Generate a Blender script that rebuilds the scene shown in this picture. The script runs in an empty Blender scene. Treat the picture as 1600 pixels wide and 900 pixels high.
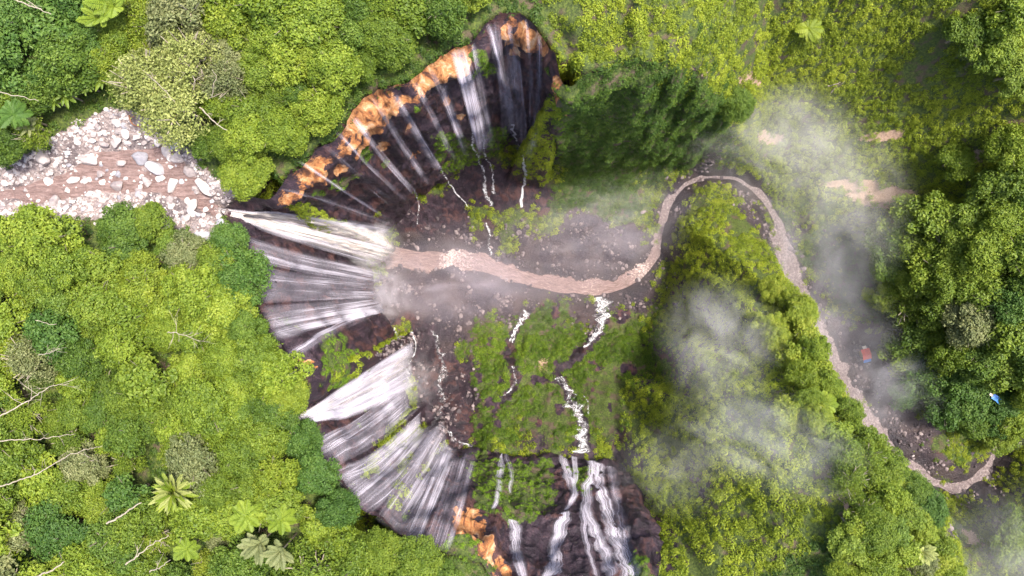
import bpy, math, random, time
import numpy as np
from mathutils import Vector, Matrix, geometry, noise as mnoise
from mathutils.bvhtree import BVHTree
T0 = time.time()
random.seed(7); RNG = np.random.default_rng(7)
SC = bpy.context.scene
COL = SC.collection
CAMZ, FPX = 230.0, 1600 * 24.0 / 36.0          # camera height over the canyon floor, focal length in photo pixels

# ------------------------------------------------------------------ camera, sky, sun, exposure
cam = bpy.data.cameras.new('camera'); cam.lens = 24; cam.sensor_width = 36; cam.clip_end = 5000; cam.clip_start = 1
cam_o = bpy.data.objects.new('camera', cam); cam_o.location = (0, 0, CAMZ); COL.objects.link(cam_o); SC.camera = cam_o
SUN_EL, SUN_AZ = math.radians(70), math.radians(18)      # azimuth measured from +X towards +Y
world = bpy.data.worlds.new('World'); SC.world = world; world.use_nodes = True
wn = world.node_tree.nodes; wl = world.node_tree.links
sky = wn.new('ShaderNodeTexSky'); sky.sky_type = 'NISHITA'; sky.sun_disc = False
sky.sun_elevation = SUN_EL; sky.sun_rotation = math.pi / 2 - SUN_AZ; sky.dust_density = 4.0; sky.air_density = 1.0; sky.ozone_density = 1.0
wl.new(sky.outputs[0], wn['Background'].inputs[0]); wn['Background'].inputs[1].default_value = 0.15
sun = bpy.data.lights.new('sun', 'SUN'); sun.energy = 2.4; sun.angle = math.radians(7.0); sun.color = (1.0, 0.95, 0.86)
sun_o = bpy.data.objects.new('sun', sun); COL.objects.link(sun_o); sun_o.location = (0, 0, 300)
sd = Vector((math.cos(SUN_EL) * math.cos(SUN_AZ), math.cos(SUN_EL) * math.sin(SUN_AZ), math.sin(SUN_EL)))
sun_o.rotation_euler = sd.to_track_quat('Z', 'Y').to_euler()
SC.view_settings.view_transform = 'Standard'; SC.view_settings.look = 'None'
SC.view_settings.exposure = 1.55; SC.view_settings.gamma = 1.0; SC.view_settings.use_curve_mapping = False
SC.render.engine = 'CYCLES'
cy = SC.cycles
cy.max_bounces = 6; cy.diffuse_bounces = 3; cy.glossy_bounces = 2; cy.transmission_bounces = 4; cy.transparent_max_bounces = 14
cy.volume_bounces = 3; cy.use_denoising = True; cy.caustics_reflective = False; cy.caustics_refractive = False
cy.volume_step_rate = 1.0; cy.volume_max_steps = 128

# ------------------------------------------------------------------ helpers
def P(u, v, z):
    """point at height z that the photograph shows at pixel (u, v)"""
    s = (CAMZ - z) / FPX
    return np.array(((u - 800.0) * s, (450.0 - v) * s, z))
def fade(t): return t * t * t * (t * (t * 6 - 15) + 10)
def vnoise(p, seed=0):
    p = np.asarray(p, dtype=np.float64); i = np.floor(p).astype(np.int64); f = fade(p - i)
    def h(x, y, z):
        n = (x * 374761393 + y * 668265263 + z * 2147483647 + seed * 974711) & 0xffffffff
        n = ((n ^ (n >> 13)) * 1274126177) & 0xffffffff
        n = ((n ^ (n >> 16)) * 2246822519) & 0xffffffff
        return ((n ^ (n >> 15)) & 0xffffff) / float(0xffffff)
    x, y, z = i[..., 0], i[..., 1], i[..., 2]; fx, fy, fz = f[..., 0], f[..., 1], f[..., 2]
    def lx(yy, zz): return h(x, yy, zz) * (1 - fx) + h(x + 1, yy, zz) * fx
    def ly(zz): return lx(y, zz) * (1 - fy) + lx(y + 1, zz) * fy
    return (ly(z) * (1 - fz) + ly(z + 1) * fz) * 2 - 1
def fbm(p, octv=4, seed=0, gain=0.5):
    s = 0; a = 1.0; t = 0; p = np.asarray(p, dtype=np.float64)
    for k in range(octv):
        s = s + a * vnoise(p * (2.03 ** k) + 17.3 * k, seed + k); t += a; a *= gain
    return s / t
def ridged(p, octv=4, seed=0):
    s = 0; a = 1.0; t = 0; p = np.asarray(p, dtype=np.float64)
    for k in range(octv):
        s = s + a * (1 - np.abs(vnoise(p * (2.07 ** k) + 9.1 * k, seed + k))); t += a; a *= 0.5
    return s / t
def mesh_np(name, verts, faces, mats=(), smooth=False, uv=None, attrs=None):
    """one mesh from arrays; faces is an (n, 3) or (n, 4) array, attrs {name: per-point floats}"""
    verts = np.asarray(verts, dtype=np.float32); faces = np.asarray(faces, dtype=np.int32)
    me = bpy.data.meshes.new(name); k = faces.shape[1]; n = len(faces)
    me.vertices.add(len(verts)); me.vertices.foreach_set('co', verts.ravel())
    me.loops.add(n * k); me.loops.foreach_set('vertex_index', faces.ravel())
    me.polygons.add(n); me.polygons.foreach_set('loop_start', np.arange(0, n * k, k, dtype=np.int32))
    me.polygons.foreach_set('use_smooth', np.full(n, smooth))
    if uv is not None:
        l = me.uv_layers.new(name='UVMap'); l.data.foreach_set('uv', np.asarray(uv, np.float32)[faces.ravel()].ravel())
    for an, av in (attrs or {}).items():
        a = me.attributes.new(an, 'FLOAT', 'POINT'); a.data.foreach_set('value', np.asarray(av, np.float32))
    for m in mats: me.materials.append(m)
    me.update(calc_edges=True)
    return me
def link(name, me, parent=None, loc=None):
    o = bpy.data.objects.new(name, me); COL.objects.link(o)
    if parent is not None: o.parent = parent
    if loc is not None: o.location = loc
    return o
def tag(o, label=None, cat=None, group=None, kind=None):
    if label: o['label'] = label
    if cat: o['category'] = cat
    if group: o['group'] = group
    if kind: o['kind'] = kind
    return o
def smooth01(x, a, b):
    t = np.clip((x - a) / (b - a), 0, 1); return t * t * (3 - 2 * t)
def inpoly(x, y, poly):
    r = np.zeros(np.shape(x), bool); n = len(poly)
    for i in range(n):
        x1, y1 = poly[i][:2]; x2, y2 = poly[(i + 1) % n][:2]
        if y1 == y2: continue
        c = ((y1 > y) != (y2 > y)) & (x < (x2 - x1) * (y - y1) / (y2 - y1) + x1); r ^= c
    return r
def resample(pts, step):
    pts = np.asarray(pts, float); d = np.r_[0, np.cumsum(np.linalg.norm(np.diff(pts, axis=0), axis=1))]
    n = max(2, int(d[-1] / step) + 1); t = np.linspace(0, d[-1], n)
    return np.stack([np.interp(t, d, pts[:, k]) for k in range(pts.shape[1])], 1)

# ------------------------------------------------------------------ node helpers and materials
def new_mat(name):
    m = bpy.data.materials.new(name); m.use_nodes = True
    return m, m.node_tree.nodes, m.node_tree.links, m.node_tree.nodes['Principled BSDF']
def N(nodes, typ, **kw):
    n = nodes.new(typ)
    for k, v in kw.items():
        if k.startswith('i_'): n.inputs[k[2:].replace('_', ' ')].default_value = v
        else: setattr(n, k, v)
    return n
def noise_node(nodes, links, vec, scale, detail=4, rough=0.55, dist=0.0):
    n = N(nodes, 'ShaderNodeTexNoise'); n.inputs['Scale'].default_value = scale; n.inputs['Detail'].default_value = detail
    n.inputs['Roughness'].default_value = rough; n.inputs['Distortion'].default_value = dist
    if vec is not None: links.new(vec, n.inputs['Vector'])
    return n.outputs['Fac']
def ramp(nodes, links, fac, stops):
    r = N(nodes, 'ShaderNodeValToRGB'); e = r.color_ramp.elements
    while len(e) < len(stops): e.new(0.5)
    for el, (p, c) in zip(e, stops):
        el.position = p; el.color = (*c, 1) if len(c) == 3 else c
    links.new(fac, r.inputs[0]); return r.outputs[0]
def mix(nodes, links, fac, a, b, blend='MIX'):
    m = N(nodes, 'ShaderNodeMix', data_type='RGBA', blend_type=blend)
    for s, x in ((m.inputs[0], fac), (m.inputs[6], a), (m.inputs[7], b)):
        if hasattr(x, 'is_output'): links.new(x, s)
        elif isinstance(x, (int, float)): s.default_value = x
        else: s.default_value = (*x, 1)
    return m.outputs[2]
def mathn(nodes, links, op, a, b=0.0, c=None, clamp=False):
    m = N(nodes, 'ShaderNodeMath', operation=op, use_clamp=clamp)
    for s, x in zip(m.inputs, (a, b, c)):
        if x is None: continue
        if hasattr(x, 'is_output'): links.new(x, s)
        else: s.default_value = x
    return m.outputs[0]
def maprange(nodes, links, v, a, b, c=0.0, d=1.0):
    m = N(nodes, 'ShaderNodeMapRange', interpolation_type='SMOOTHSTEP')
    links.new(v, m.inputs[0])
    for i, x in zip((1, 2, 3, 4), (a, b, c, d)): m.inputs[i].default_value = x
    return m.outputs[0]
def attr(nodes, name, typ='GEOMETRY'):
    a = N(nodes, 'ShaderNodeAttribute', attribute_name=name, attribute_type=typ); return a.outputs['Fac']

def leaf_mat(name, dark, light, tip, transl=0.28, inst=False):
    m, n, l, b = new_mat(name)
    t = attr(n, 'tint')
    if inst:
        r = attr(n, 'itint', 'INSTANCER')
    else:
        r = N(n, 'ShaderNodeObjectInfo').outputs['Random']
    f = mathn(n, l, 'ADD', mathn(n, l, 'MULTIPLY', t, 0.70), mathn(n, l, 'MULTIPLY', r, 0.30))
    g = N(n, 'ShaderNodeNewGeometry')
    nz = noise_node(n, l, g.outputs['Position'], 0.35, 3)
    f = mathn(n, l, 'ADD', f, mathn(n, l, 'MULTIPLY_ADD', nz, 0.6, -0.3), clamp=True)
    c = ramp(n, l, f, [(0.08, dark), (0.55, light), (0.98, tip)])
    l.new(c, b.inputs['Base Color']); b.inputs['Roughness'].default_value = 0.55; b.inputs['Specular IOR Level'].default_value = 0.35
    tr = N(n, 'ShaderNodeBsdfTranslucent'); l.new(mix(n, l, 1.0, c, (1.0, 1.0, 0.5), 'MULTIPLY'), tr.inputs[0])
    ms = N(n, 'ShaderNodeMixShader'); ms.inputs[0].default_value = transl
    l.new(b.outputs[0], ms.inputs[1]); l.new(tr.outputs[0], ms.inputs[2]); l.new(ms.outputs[0], n['Material Output'].inputs[0])
    return m
LEAF = {
    'a': leaf_mat('leaf_lime', (0.072, 0.122, 0.009), (0.165, 0.230, 0.017), (0.265, 0.315, 0.033)),
    'b': leaf_mat('leaf_mid', (0.058, 0.104, 0.009), (0.128, 0.188, 0.015), (0.21, 0.265, 0.028)),
    'c': leaf_mat('leaf_deep', (0.040, 0.082, 0.010), (0.092, 0.155, 0.016), (0.16, 0.225, 0.028)),
    'd': leaf_mat('leaf_olive', (0.095, 0.120, 0.040), (0.18, 0.20, 0.075), (0.28, 0.28, 0.12)),
    'e': leaf_mat('leaf_straw', (0.16, 0.19, 0.045), (0.28, 0.31, 0.085), (0.42, 0.42, 0.15)),
    'f': leaf_mat('leaf_bluegreen', (0.032, 0.078, 0.012), (0.072, 0.142, 0.020), (0.13, 0.205, 0.033)),
    'y': leaf_mat('leaf_yellow', (0.10, 0.150, 0.011), (0.19, 0.245, 0.018), (0.31, 0.335, 0.038)),
}
UNDER = {
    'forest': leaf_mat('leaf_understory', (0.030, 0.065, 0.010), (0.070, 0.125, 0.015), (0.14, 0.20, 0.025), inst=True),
    'slope': leaf_mat('leaf_hillside', (0.105, 0.150, 0.010), (0.225, 0.28, 0.015), (0.37, 0.40, 0.030), inst=True),
    'moss': leaf_mat('leaf_mossy', (0.042, 0.088, 0.007), (0.105, 0.175, 0.010), (0.20, 0.27, 0.018), inst=True),
    'vivid': leaf_mat('leaf_vivid', (0.065, 0.125, 0.008), (0.13, 0.22, 0.010), (0.20, 0.31, 0.015), inst=True),
    'shade': leaf_mat('leaf_shaded', (0.036, 0.080, 0.010), (0.080, 0.142, 0.015), (0.15, 0.215, 0.022), inst=True),  # leaf tones darkened to stand in for shade on bowl and canyon wall
}
def bark_mat(name, a, b_):
    m, n, l, b = new_mat(name); g = N(n, 'ShaderNodeNewGeometry')
    nz = noise_node(n, l, g.outputs['Position'], 3.0, 5)
    l.new(ramp(n, l, nz, [(0.3, a), (0.7, b_)]), b.inputs['Base Color']); b.inputs['Roughness'].default_value = 0.85
    return m
BARK = bark_mat('bark_grey', (0.10, 0.08, 0.055), (0.25, 0.21, 0.15))
PALEWOOD = bark_mat('bark_bleached', (0.20, 0.16, 0.115), (0.40, 0.34, 0.26))
REDWOOD = bark_mat('bark_reddish', (0.22, 0.09, 0.05), (0.42, 0.20, 0.11))

def ground_mat():
    """terrain and cliff: bare rock, moss, orange earth, gravel and pale scree by the surface's own attributes"""
    m, n, l, b = new_mat('ground_cover'); g = N(n, 'ShaderNodeNewGeometry'); pos = g.outputs['Position']
    st = N(n, 'ShaderNodeMapping'); st.inputs['Scale'].default_value = (1, 1, 0.22); l.new(pos, st.inputs[0])
    n1 = noise_node(n, l, st.outputs[0], 0.55, 6, 0.62, 0.6); n2 = noise_node(n, l, pos, 2.2, 6, 0.65); n3 = noise_node(n, l, pos, 0.12, 4)
    rock = ramp(n, l, n1, [(0.32, (0.013, 0.006, 0.011)), (0.52, (0.034, 0.017, 0.028)), (0.70, (0.09, 0.052, 0.066))])
    rust = maprange(n, l, mathn(n, l, 'MULTIPLY', n3, n1), 0.24, 0.36)
    rock = mix(n, l, mathn(n, l, 'MULTIPLY', rust, 0.55), rock, (0.12, 0.042, 0.026))
    earth = ramp(n, l, n1, [(0.30, (0.05, 0.02, 0.016)), (0.39, (0.14, 0.05, 0.022)), (0.46, (0.36, 0.135, 0.042)), (0.55, (0.54, 0.25, 0.095)), (0.66, (0.68, 0.45, 0.28))])
    grav = ramp(n, l, n2, [(0.32, (0.009, 0.006, 0.010)), (0.5, (0.027, 0.018, 0.026)), (0.72, (0.085, 0.060, 0.072))])
    grav = mix(n, l, maprange(n, l, n3, 0.35, 0.65), grav, mix(n, l, 0.5, grav, (0.10, 0.065, 0.055)))
    pale = ramp(n, l, n2, [(0.3, (0.10, 0.078, 0.08)), (0.5, (0.25, 0.195, 0.185)), (0.72, (0.48, 0.40, 0.37))])
    pale = mix(n, l, maprange(n, l, noise_node(n, l, pos, 0.22, 4), 0.48, 0.62), pale, mix(n, l, 0.7, pale, (0.055, 0.042, 0.05)))
    scar = ramp(n, l, n2, [(0.25, (0.22, 0.14, 0.09)), (0.5, (0.40, 0.26, 0.18)), (0.75, (0.52, 0.36, 0.26))])
    veg = ramp(n, l, n2, [(0.3, (0.018, 0.030, 0.008)), (0.5, (0.055, 0.080, 0.010)), (0.7, (0.12, 0.15, 0.02))])
    veg = mix(n, l, maprange(n, l, noise_node(n, l, pos, 0.3, 4), 0.50, 0.66), veg, (0.085, 0.062, 0.036))
    c = rock
    for nm, col in (('gravel', grav), ('earth', earth), ('pale', pale), ('veg', veg), ('scar', scar)):
        a = attr(n, nm)
        f = mathn(n, l, 'ADD', a, mathn(n, l, 'MULTIPLY_ADD', n2, 0.9, -0.45))
        c = mix(n, l, maprange(n, l, f, 0.40, 0.60), c, col)
    wet = attr(n, 'wet')
    wm = N(n, 'ShaderNodeCombineColor'); k_ = mathn(n, l, 'MULTIPLY_ADD', wet, -0.42, 1.0)
    for q_ in range(3): l.new(k_, wm.inputs[q_])
    c = mix(n, l, 1.0, c, wm.outputs[0], 'MULTIPLY')
    l.new(c, b.inputs['Base Color'])
    l.new(mathn(n, l, 'MULTIPLY_ADD', wet, -0.45, 0.85), b.inputs['Roughness'])
    bp = N(n, 'ShaderNodeBump'); bp.inputs['Strength'].default_value = 0.9; bp.inputs['Distance'].default_value = 0.5
    l.new(mathn(n, l, 'ADD', n2, mathn(n, l, 'MULTIPLY', n1, 1.4)), bp.inputs['Height']); l.new(bp.outputs[0], b.inputs['Normal'])
    return m
GROUND = ground_mat()

def river_mat():
    m, n, l, b = new_mat('muddy_water'); uv = N(n, 'ShaderNodeUVMap').outputs[0]
    mp = N(n, 'ShaderNodeMapping'); mp.inputs['Scale'].default_value = (0.9, 0.16, 1); l.new(uv, mp.inputs[0])
    s = noise_node(n, l, mp.outputs[0], 2.0, 7, 0.68, 1.2)
    g = N(n, 'ShaderNodeNewGeometry'); n2 = noise_node(n, l, g.outputs['Position'], 0.14, 3); n4 = noise_node(n, l, g.outputs['Position'], 1.5, 5, 0.7)
    c = ramp(n, l, s, [(0.28, (0.085, 0.050, 0.045)), (0.52, (0.195, 0.125, 0.112)), (0.75, (0.37, 0.265, 0.245))])
    foam = maprange(n, l, mathn(n, l, 'ADD', mathn(n, l, 'MULTIPLY', n4, 0.75), mathn(n, l, 'MULTIPLY', attr(n, 'foam'), 0.42)), 0.60, 0.78)
    gs = ramp(n, l, n4, [(0.3, (0.055, 0.042, 0.045)), (0.5, (0.155, 0.120, 0.118)), (0.7, (0.33, 0.27, 0.26))])
    c = mix(n, l, attr(n, 'silt'), c, gs)
    c = mix(n, l, foam, c, (0.52, 0.42, 0.385))
    l.new(c, b.inputs['Base Color']); b.inputs['Roughness'].default_value = 0.28
    ea = mathn(n, l, 'ADD', attr(n, 'edge'), mathn(n, l, 'MULTIPLY_ADD', n4, 1.2, -0.6))
    l.new(maprange(n, l, ea, 0.05, 0.55), b.inputs['Alpha'])
    bp = N(n, 'ShaderNodeBump'); bp.inputs['Strength'].default_value = 0.8; bp.inputs['Distance'].default_value = 0.5
    l.new(mathn(n, l, 'ADD', s, n4), bp.inputs['Height']); l.new(bp.outputs[0], b.inputs['Normal'])
    return m
RIVER = river_mat()

def water_mat(name, color, fx, fy, lo, hi, amax=1.0, amin=0.0, mud=None, lean=0.35):
    """falling white water: opaque threads with clear gaps between, along the flow"""
    m, n, l, b = new_mat(name); uv = N(n, 'ShaderNodeUVMap').outputs[0]
    mp = N(n, 'ShaderNodeMapping'); mp.inputs['Scale'].default_value = (fx, fy, 1); l.new(uv, mp.inputs[0])
    mp2 = N(n, 'ShaderNodeMapping'); mp2.inputs['Scale'].default_value = (fx * 3.6, fy * 2.2, 1); mp2.inputs['Location'].default_value = (4, 7, 0); l.new(uv, mp2.inputs[0])
    a1 = noise_node(n, l, mp.outputs[0], 1.0, 3, 0.55, 0.25); a2 = noise_node(n, l, mp2.outputs[0], 1.0, 4, 0.6, 0.3)
    mp3 = N(n, 'ShaderNodeMapping'); mp3.inputs['Scale'].default_value = (fx * 13, fy * 3.5, 1); l.new(uv, mp3.inputs[0])
    a3 = noise_node(n, l, mp3.outputs[0], 1.0, 2, 0.6, 0.2)
    a = mathn(n, l, 'ADD', mathn(n, l, 'MULTIPLY', a1, 0.46), mathn(n, l, 'MULTIPLY_ADD', a2, 0.36, mathn(n, l, 'MULTIPLY', a3, 0.18)))
    a = mathn(n, l, 'ADD', a, attr(n, 'dens'))
    a = maprange(n, l, a, lo, hi, amin, amax)
    a = mathn(n, l, 'MULTIPLY', a, attr(n, 'edge'))
    # aerated water scatters light from all through it, so it is shaded by an upward-leaning normal rather than the sheet's own
    g = N(n, 'ShaderNodeNewGeometry'); va = N(n, 'ShaderNodeVectorMath', operation='MULTIPLY_ADD'); l.new(g.outputs['Normal'], va.inputs[0]); va.inputs[1].default_value = (lean,) * 3; va.inputs[2].default_value = (0, 0, 1)
    vn = N(n, 'ShaderNodeVectorMath', operation='NORMALIZE'); l.new(va.outputs[0], vn.inputs[0])
    vi = N(n, 'ShaderNodeVectorMath', operation='SCALE'); l.new(vn.outputs[0], vi.inputs[0]); vi.inputs['Scale'].default_value = -1.0
    df = N(n, 'ShaderNodeBsdfDiffuse'); df.inputs[0].default_value = (*color, 1); l.new(vn.outputs[0], df.inputs['Normal'])
    tr = N(n, 'ShaderNodeBsdfTranslucent'); tr.inputs[0].default_value = (*color, 1); l.new(vi.outputs[0], tr.inputs['Normal'])
    if mud:
        mc = mix(n, l, maprange(n, l, mathn(n, l, 'ADD', mathn(n, l, 'MULTIPLY', a2, 0.6), mathn(n, l, 'MULTIPLY', a3, 0.4)), 0.42, 0.58), mud, color)
        l.new(mc, df.inputs[0]); l.new(mc, tr.inputs[0])
    tp = N(n, 'ShaderNodeBsdfTransparent'); ms = N(n, 'ShaderNodeMixShader'); ms.inputs[0].default_value = 0.45
    l.new(df.outputs[0], ms.inputs[1]); l.new(tr.outputs[0], ms.inputs[2])
    mt = N(n, 'ShaderNodeMixShader'); l.new(a, mt.inputs[0]); l.new(tp.outputs[0], mt.inputs[1]); l.new(ms.outputs[0], mt.inputs[2])
    l.new(mt.outputs[0], n['Material Output'].inputs[0])
    return m
WHITE = water_mat('white_water', (0.84, 0.79, 0.92), 0.85, 0.010, 0.45, 0.68, 0.68, 0.05)
VEIL = water_mat('thin_veil_water', (0.83, 0.77, 0.92), 1.0, 0.011, 0.44, 0.72, 0.56, 0.02)
JET = water_mat('heavy_jet_water', (0.93, 0.88, 0.85), 0.7, 0.045, 0.38, 0.62, 0.90, 0.0, (0.66, 0.54, 0.48), 0.7)
CREEK = water_mat('creek_foam', (0.93, 0.92, 0.95), 1.5, 0.9, 0.47, 0.67, 0.85)

def stone_mat(name, a, b_, c_):
    m, n, l, b = new_mat(name); g = N(n, 'ShaderNodeNewGeometry'); oi = N(n, 'ShaderNodeObjectInfo')
    nz = noise_node(n, l, g.outputs['Position'], 1.1, 6, 0.65)
    f = mathn(n, l, 'ADD', mathn(n, l, 'MULTIPLY', nz, 0.6), mathn(n, l, 'MULTIPLY', oi.outputs['Random'], 0.45))
    l.new(ramp(n, l, f, [(0.2, a), (0.5, b_), (0.8, c_)]), b.inputs['Base Color']); b.inputs['Roughness'].default_value = 0.8
    bp = N(n, 'ShaderNodeBump'); bp.inputs['Strength'].default_value = 0.6; bp.inputs['Distance'].default_value = 0.15
    l.new(noise_node(n, l, g.outputs['Position'], 4.0, 5), bp.inputs['Height']); l.new(bp.outputs[0], b.inputs['Normal'])
    return m
STONE = stone_mat('pale_boulder_rock', (0.17, 0.14, 0.145), (0.36, 0.31, 0.30), (0.62, 0.56, 0.53))
GREYSTONE = stone_mat('grey_boulder_rock', (0.16, 0.15, 0.17), (0.32, 0.31, 0.34), (0.50, 0.48, 0.50))
DARKSTONE = stone_mat('dark_river_rock', (0.035, 0.026, 0.03), (0.095, 0.072, 0.075), (0.24, 0.19, 0.185))

def plain_mat(name, c, rough=0.6, var=0.15):
    m, n, l, b = new_mat(name); g = N(n, 'ShaderNodeNewGeometry')
    nz = noise_node(n, l, g.outputs['Position'], 2.5, 4)
    l.new(ramp(n, l, nz, [(0.3, tuple(x * (1 - var) for x in c)), (0.7, tuple(min(1, x * (1 + var)) for x in c))]), b.inputs['Base Color'])
    b.inputs['Roughness'].default_value = rough
    return m

# ------------------------------------------------------------------ terrain: survey lines (photo pixel u, v and height z)
# cliff pairs: rim point, foot point, running from the bowl on the top right round by the left to the falls at the bottom
PAIRS = [
 ((1145,180,40),(1080,252,4)), ((1125,145,60),(1042,246,13)), ((1095,112,80),(1010,245,20)), ((1045,94,97),(968,244,26)), ((1000,92,98),(927,249,28)),
 ((950,102,98),(895,251,27)), ((908,120,97),(874,250,26)), ((886,130,97),(862,247,24)), ((873,110,98),(854,243,21)), ((868,80,100),(846,236,19)),
 ((848,52,100),(834,228,20)), ((825,27,101),(818,226,20)), ((800,20,101),(800,226,20)), ((775,22,101),(783,228,20)), ((752,36,101),(766,234,20)),
 ((740,62,101),(752,242,19)), ((715,70,101),(740,250,18)), ((690,88,101),(722,258,18)), ((665,105,101),(708,266,17)), ((640,122,101),(696,274,16)),
 ((605,140,101),(680,284,15)), ((580,145,101),(668,292,14)), ((560,166,100),(656,302,13)), ((540,187,100),(646,310,12)), ((515,216,100),(634,322,10)),
 ((485,234,100),(622,334,8)), ((455,264,100),(610,346,6)), ((432,290,100),(602,354,4)), ((415,308,100),(592,360,3)), ((380,304,100),(580,366,1)),
 ((352,314,98.6),(566,376,0)), ((337,328,96.4),(558,388,-1)), ((350,344,98.4),(562,402,-1)), ((380,372,100),(570,416,-1)), ((386,402,100),(576,432,0)),
 ((402,470,100),(583,460,2)), ((430,535,100),(590,490,4)), ((465,575,100),(604,518,6)), ((478,610,100),(611,536,8)), ((460,652,99),(612,560,10)),
 ((485,692,100),(622,604,20)), ((515,737,100),(633,652,27)), ((535,768,100),(648,680,29)), ((575,808,100),(668,692,29)), ((620,838,100),(692,700,29)),
 ((655,855,100),(716,704,30)), ((700,862,100),(745,710,32)), ((745,880,100),(765,714,36)), ((770,915,101),(790,717,38)), ((800,950,102),(820,719,40)),
 ((860,965,102),(865,719,40)), ((920,965,102),(920,722,40)), ((985,955,101),(965,727,40)), ((1022,918,97),(985,742,45)), ((1028,888,92),(996,790,60)),
]
SPUR = [(1045,94,97),(1095,112,80),(1125,145,60),(1145,180,40),(1160,215,22),(1180,250,8)]
RIDGE_EDGE = [(1200,385,26),(1222,420,36),(1236,450,48),(1272,510,58),(1302,575,66),(1332,640,74),(1372,692,78),(1405,715,76),(1445,752,78),(1482,800,76),(1502,860,74),(1510,960,76)]
RIVER_C = [(618,392,-1.2),(660,400,-1.0),(700,402,-0.9),(760,414,-0.8),(820,434,-0.8),(870,448,-0.8),(920,455,-0.8),(965,447,-0.8),(1005,424,-0.8),(1028,392,-0.8),
           (1038,350,-0.8),(1046,315,-0.8),(1068,290,-0.8),(1105,275,-0.8),(1150,278,-0.8),(1185,302,-0.8),(1208,340,-0.9),(1224,390,-0.9),(1240,440,-1.0),(1262,492,-1.0),
           (1288,545,-1.0),(1312,588,-1.0),(1336,632,-1.0),(1365,676,-1.0),(1398,714,-1.1),(1432,742,-1.1),(1478,765,-1.2),(1520,755,-1.2),(1546,728,-1.2),(1558,698,-1.2),(1580,665,-1.2),(1640,640,-1.2),(1760,630,-1.2)]
SURVEY = [
 # pool, talus and gravel inside the amphitheatre
 (630,430,0),(690,450,0.5),(640,470,1.5),(700,490,2.5),(760,470,1.5),(820,490,3),(720,372,0.6),(700,352,4),(760,335,6),(820,335,7),(900,345,5),(960,345,3.5),(1000,325,2.5),
 (850,292,12),(880,285,14),(940,285,12),(1000,278,9),(720,318,9),(940,300,7),(1000,290,4),(790,280,13),(780,375,1),(880,395,0.8),(960,400,0.8),(760,440,0.8),(860,470,1.2),(940,478,1.5),(1000,455,1.2),
 (650,520,5),(690,530,7),(720,560,11),(650,560,8),(690,600,15),(640,620,18),(665,625,22),(700,650,23),(730,640,22),(660,665,26),(700,690,28.5),(740,690,30),
 # mossy slope up to the ledge
 (760,520,8),(820,530,9),(880,520,8),(940,520,7),(1000,520,6),(1035,480,2),(760,580,16),(830,590,18),(900,590,18),(960,590,17),(1010,580,18),(770,650,27),(840,650,29),(910,650,29),(960,650,30),
 (780,700,37),(830,700,38.5),(880,700,39),(930,702,39),(970,705,40),(1000,650,36),(1000,700,46),
 # ridge between the amphitheatre and the canyon
 (1056,345,3),(1046,420,2.5),(1050,490,5),(1072,345,14),(1108,322,12),(1150,326,11),(1180,350,13),(1082,420,17),(1130,390,28),(1180,400,30),(1086,490,24),(1116,480,36),(1160,470,50),(1195,440,46),
 (1050,545,30),(1100,560,54),(1180,560,65),(1240,570,72),(1045,620,46),(1100,640,62),(1200,660,80),(1275,660,86),(1060,720,58),(1120,740,74),(1220,760,88),(1310,745,94),(1340,800,95),(1020,780,66),(1060,830,78),
 (1120,850,88),(1220,860,94),(1320,880,97),(1400,850,90),(1450,880,84),(1430,800,86),(1385,760,88),(1360,700,84),(1060,900,93),(1120,960,99),(1240,980,101),(1380,980,99),(1050,960,98),
 # canyon bed
 (1250,400,-0.2),(1290,440,0),(1330,520,0),(1290,500,-0.3),(1370,590,0),(1340,590,-0.3),(1410,650,0.5),(1390,680,-0.2),(1450,700,3.5),(1480,715,3.5),(1500,730,2),(1440,720,0),(1530,690,4),(1500,790,1),(1560,760,1.5),(1590,700,3),
 # right canyon wall and hillsides
 (1265,360,2),(1300,400,3),(1350,470,3),(1395,540,3),(1425,590,4),(1470,640,5),(1510,670,6),(1350,400,11),(1400,480,12),(1450,560,12),(1500,610,10),(1560,640,8),
 (1450,450,23),(1500,520,24),(1550,580,20),(1600,560,28),(1600,450,40),(1520,400,34),(1450,350,27),(1700,400,52),(1700,540,44),(1700,600,30),(1650,690,8),(1700,760,24),(1600,780,12),(1650,900,32),(1560,860,18),(1620,980,36),(1540,930,22),
 (1290,330,7),(1350,312,13),(1420,312,21),(1500,300,30),(1600,300,44),(1700,300,54),(1250,300,4),(1225,272,4),(1300,255,16),(1210,225,11),(1200,178,24),(1250,190,23),(1300,200,24),(1400,200,31),(1500,200,39),(1600,190,50),(1700,190,60),
 (1200,90,46),(1300,90,44),(1400,100,45),(1500,90,50),(1600,90,58),(1150,50,74),(1100,45,92),(1200,0,66),(1300,0,60),(1400,0,59),(1600,0,65),(1200,-70,82),(1300,-70,75),(1400,-70,73),(1600,-70,76),(1700,0,70),(1720,-80,78),
 (1000,40,102),(900,40,103),(900,85,101),(1050,60,100),(1000,-70,105),(850,-70,105),(1100,-70,103),
 # plateau and the upper stream
 (0,235,100),(60,215,100),(120,185,100),(200,158,100),(265,195,99.6),(325,265,99),(365,292,99.4),(-60,280,99),(0,350,100),(100,345,100),(200,350,100),(290,368,100),(355,378,100),
 (-60,320,97.6),(20,300,97.6),(60,290,97.4),(110,265,97.4),(160,235,97.4),(150,290,97.2),(210,260,97.1),(220,300,97.2),(260,240,97.1),(290,285,96.8),(312,312,96.6),(300,340,97.4),(325,352,98),(80,325,97.8),(180,330,97.8),
]
for u in range(-100, 780, 110):
    for v in (-90, -10, 60): SURVEY.append((u, v, 100 + 1.5 * math.sin(u * 0.013 + v * 0.02)))
for u in (-100, 10, 110, 230): SURVEY.append((u, 120, 100.5))
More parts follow.
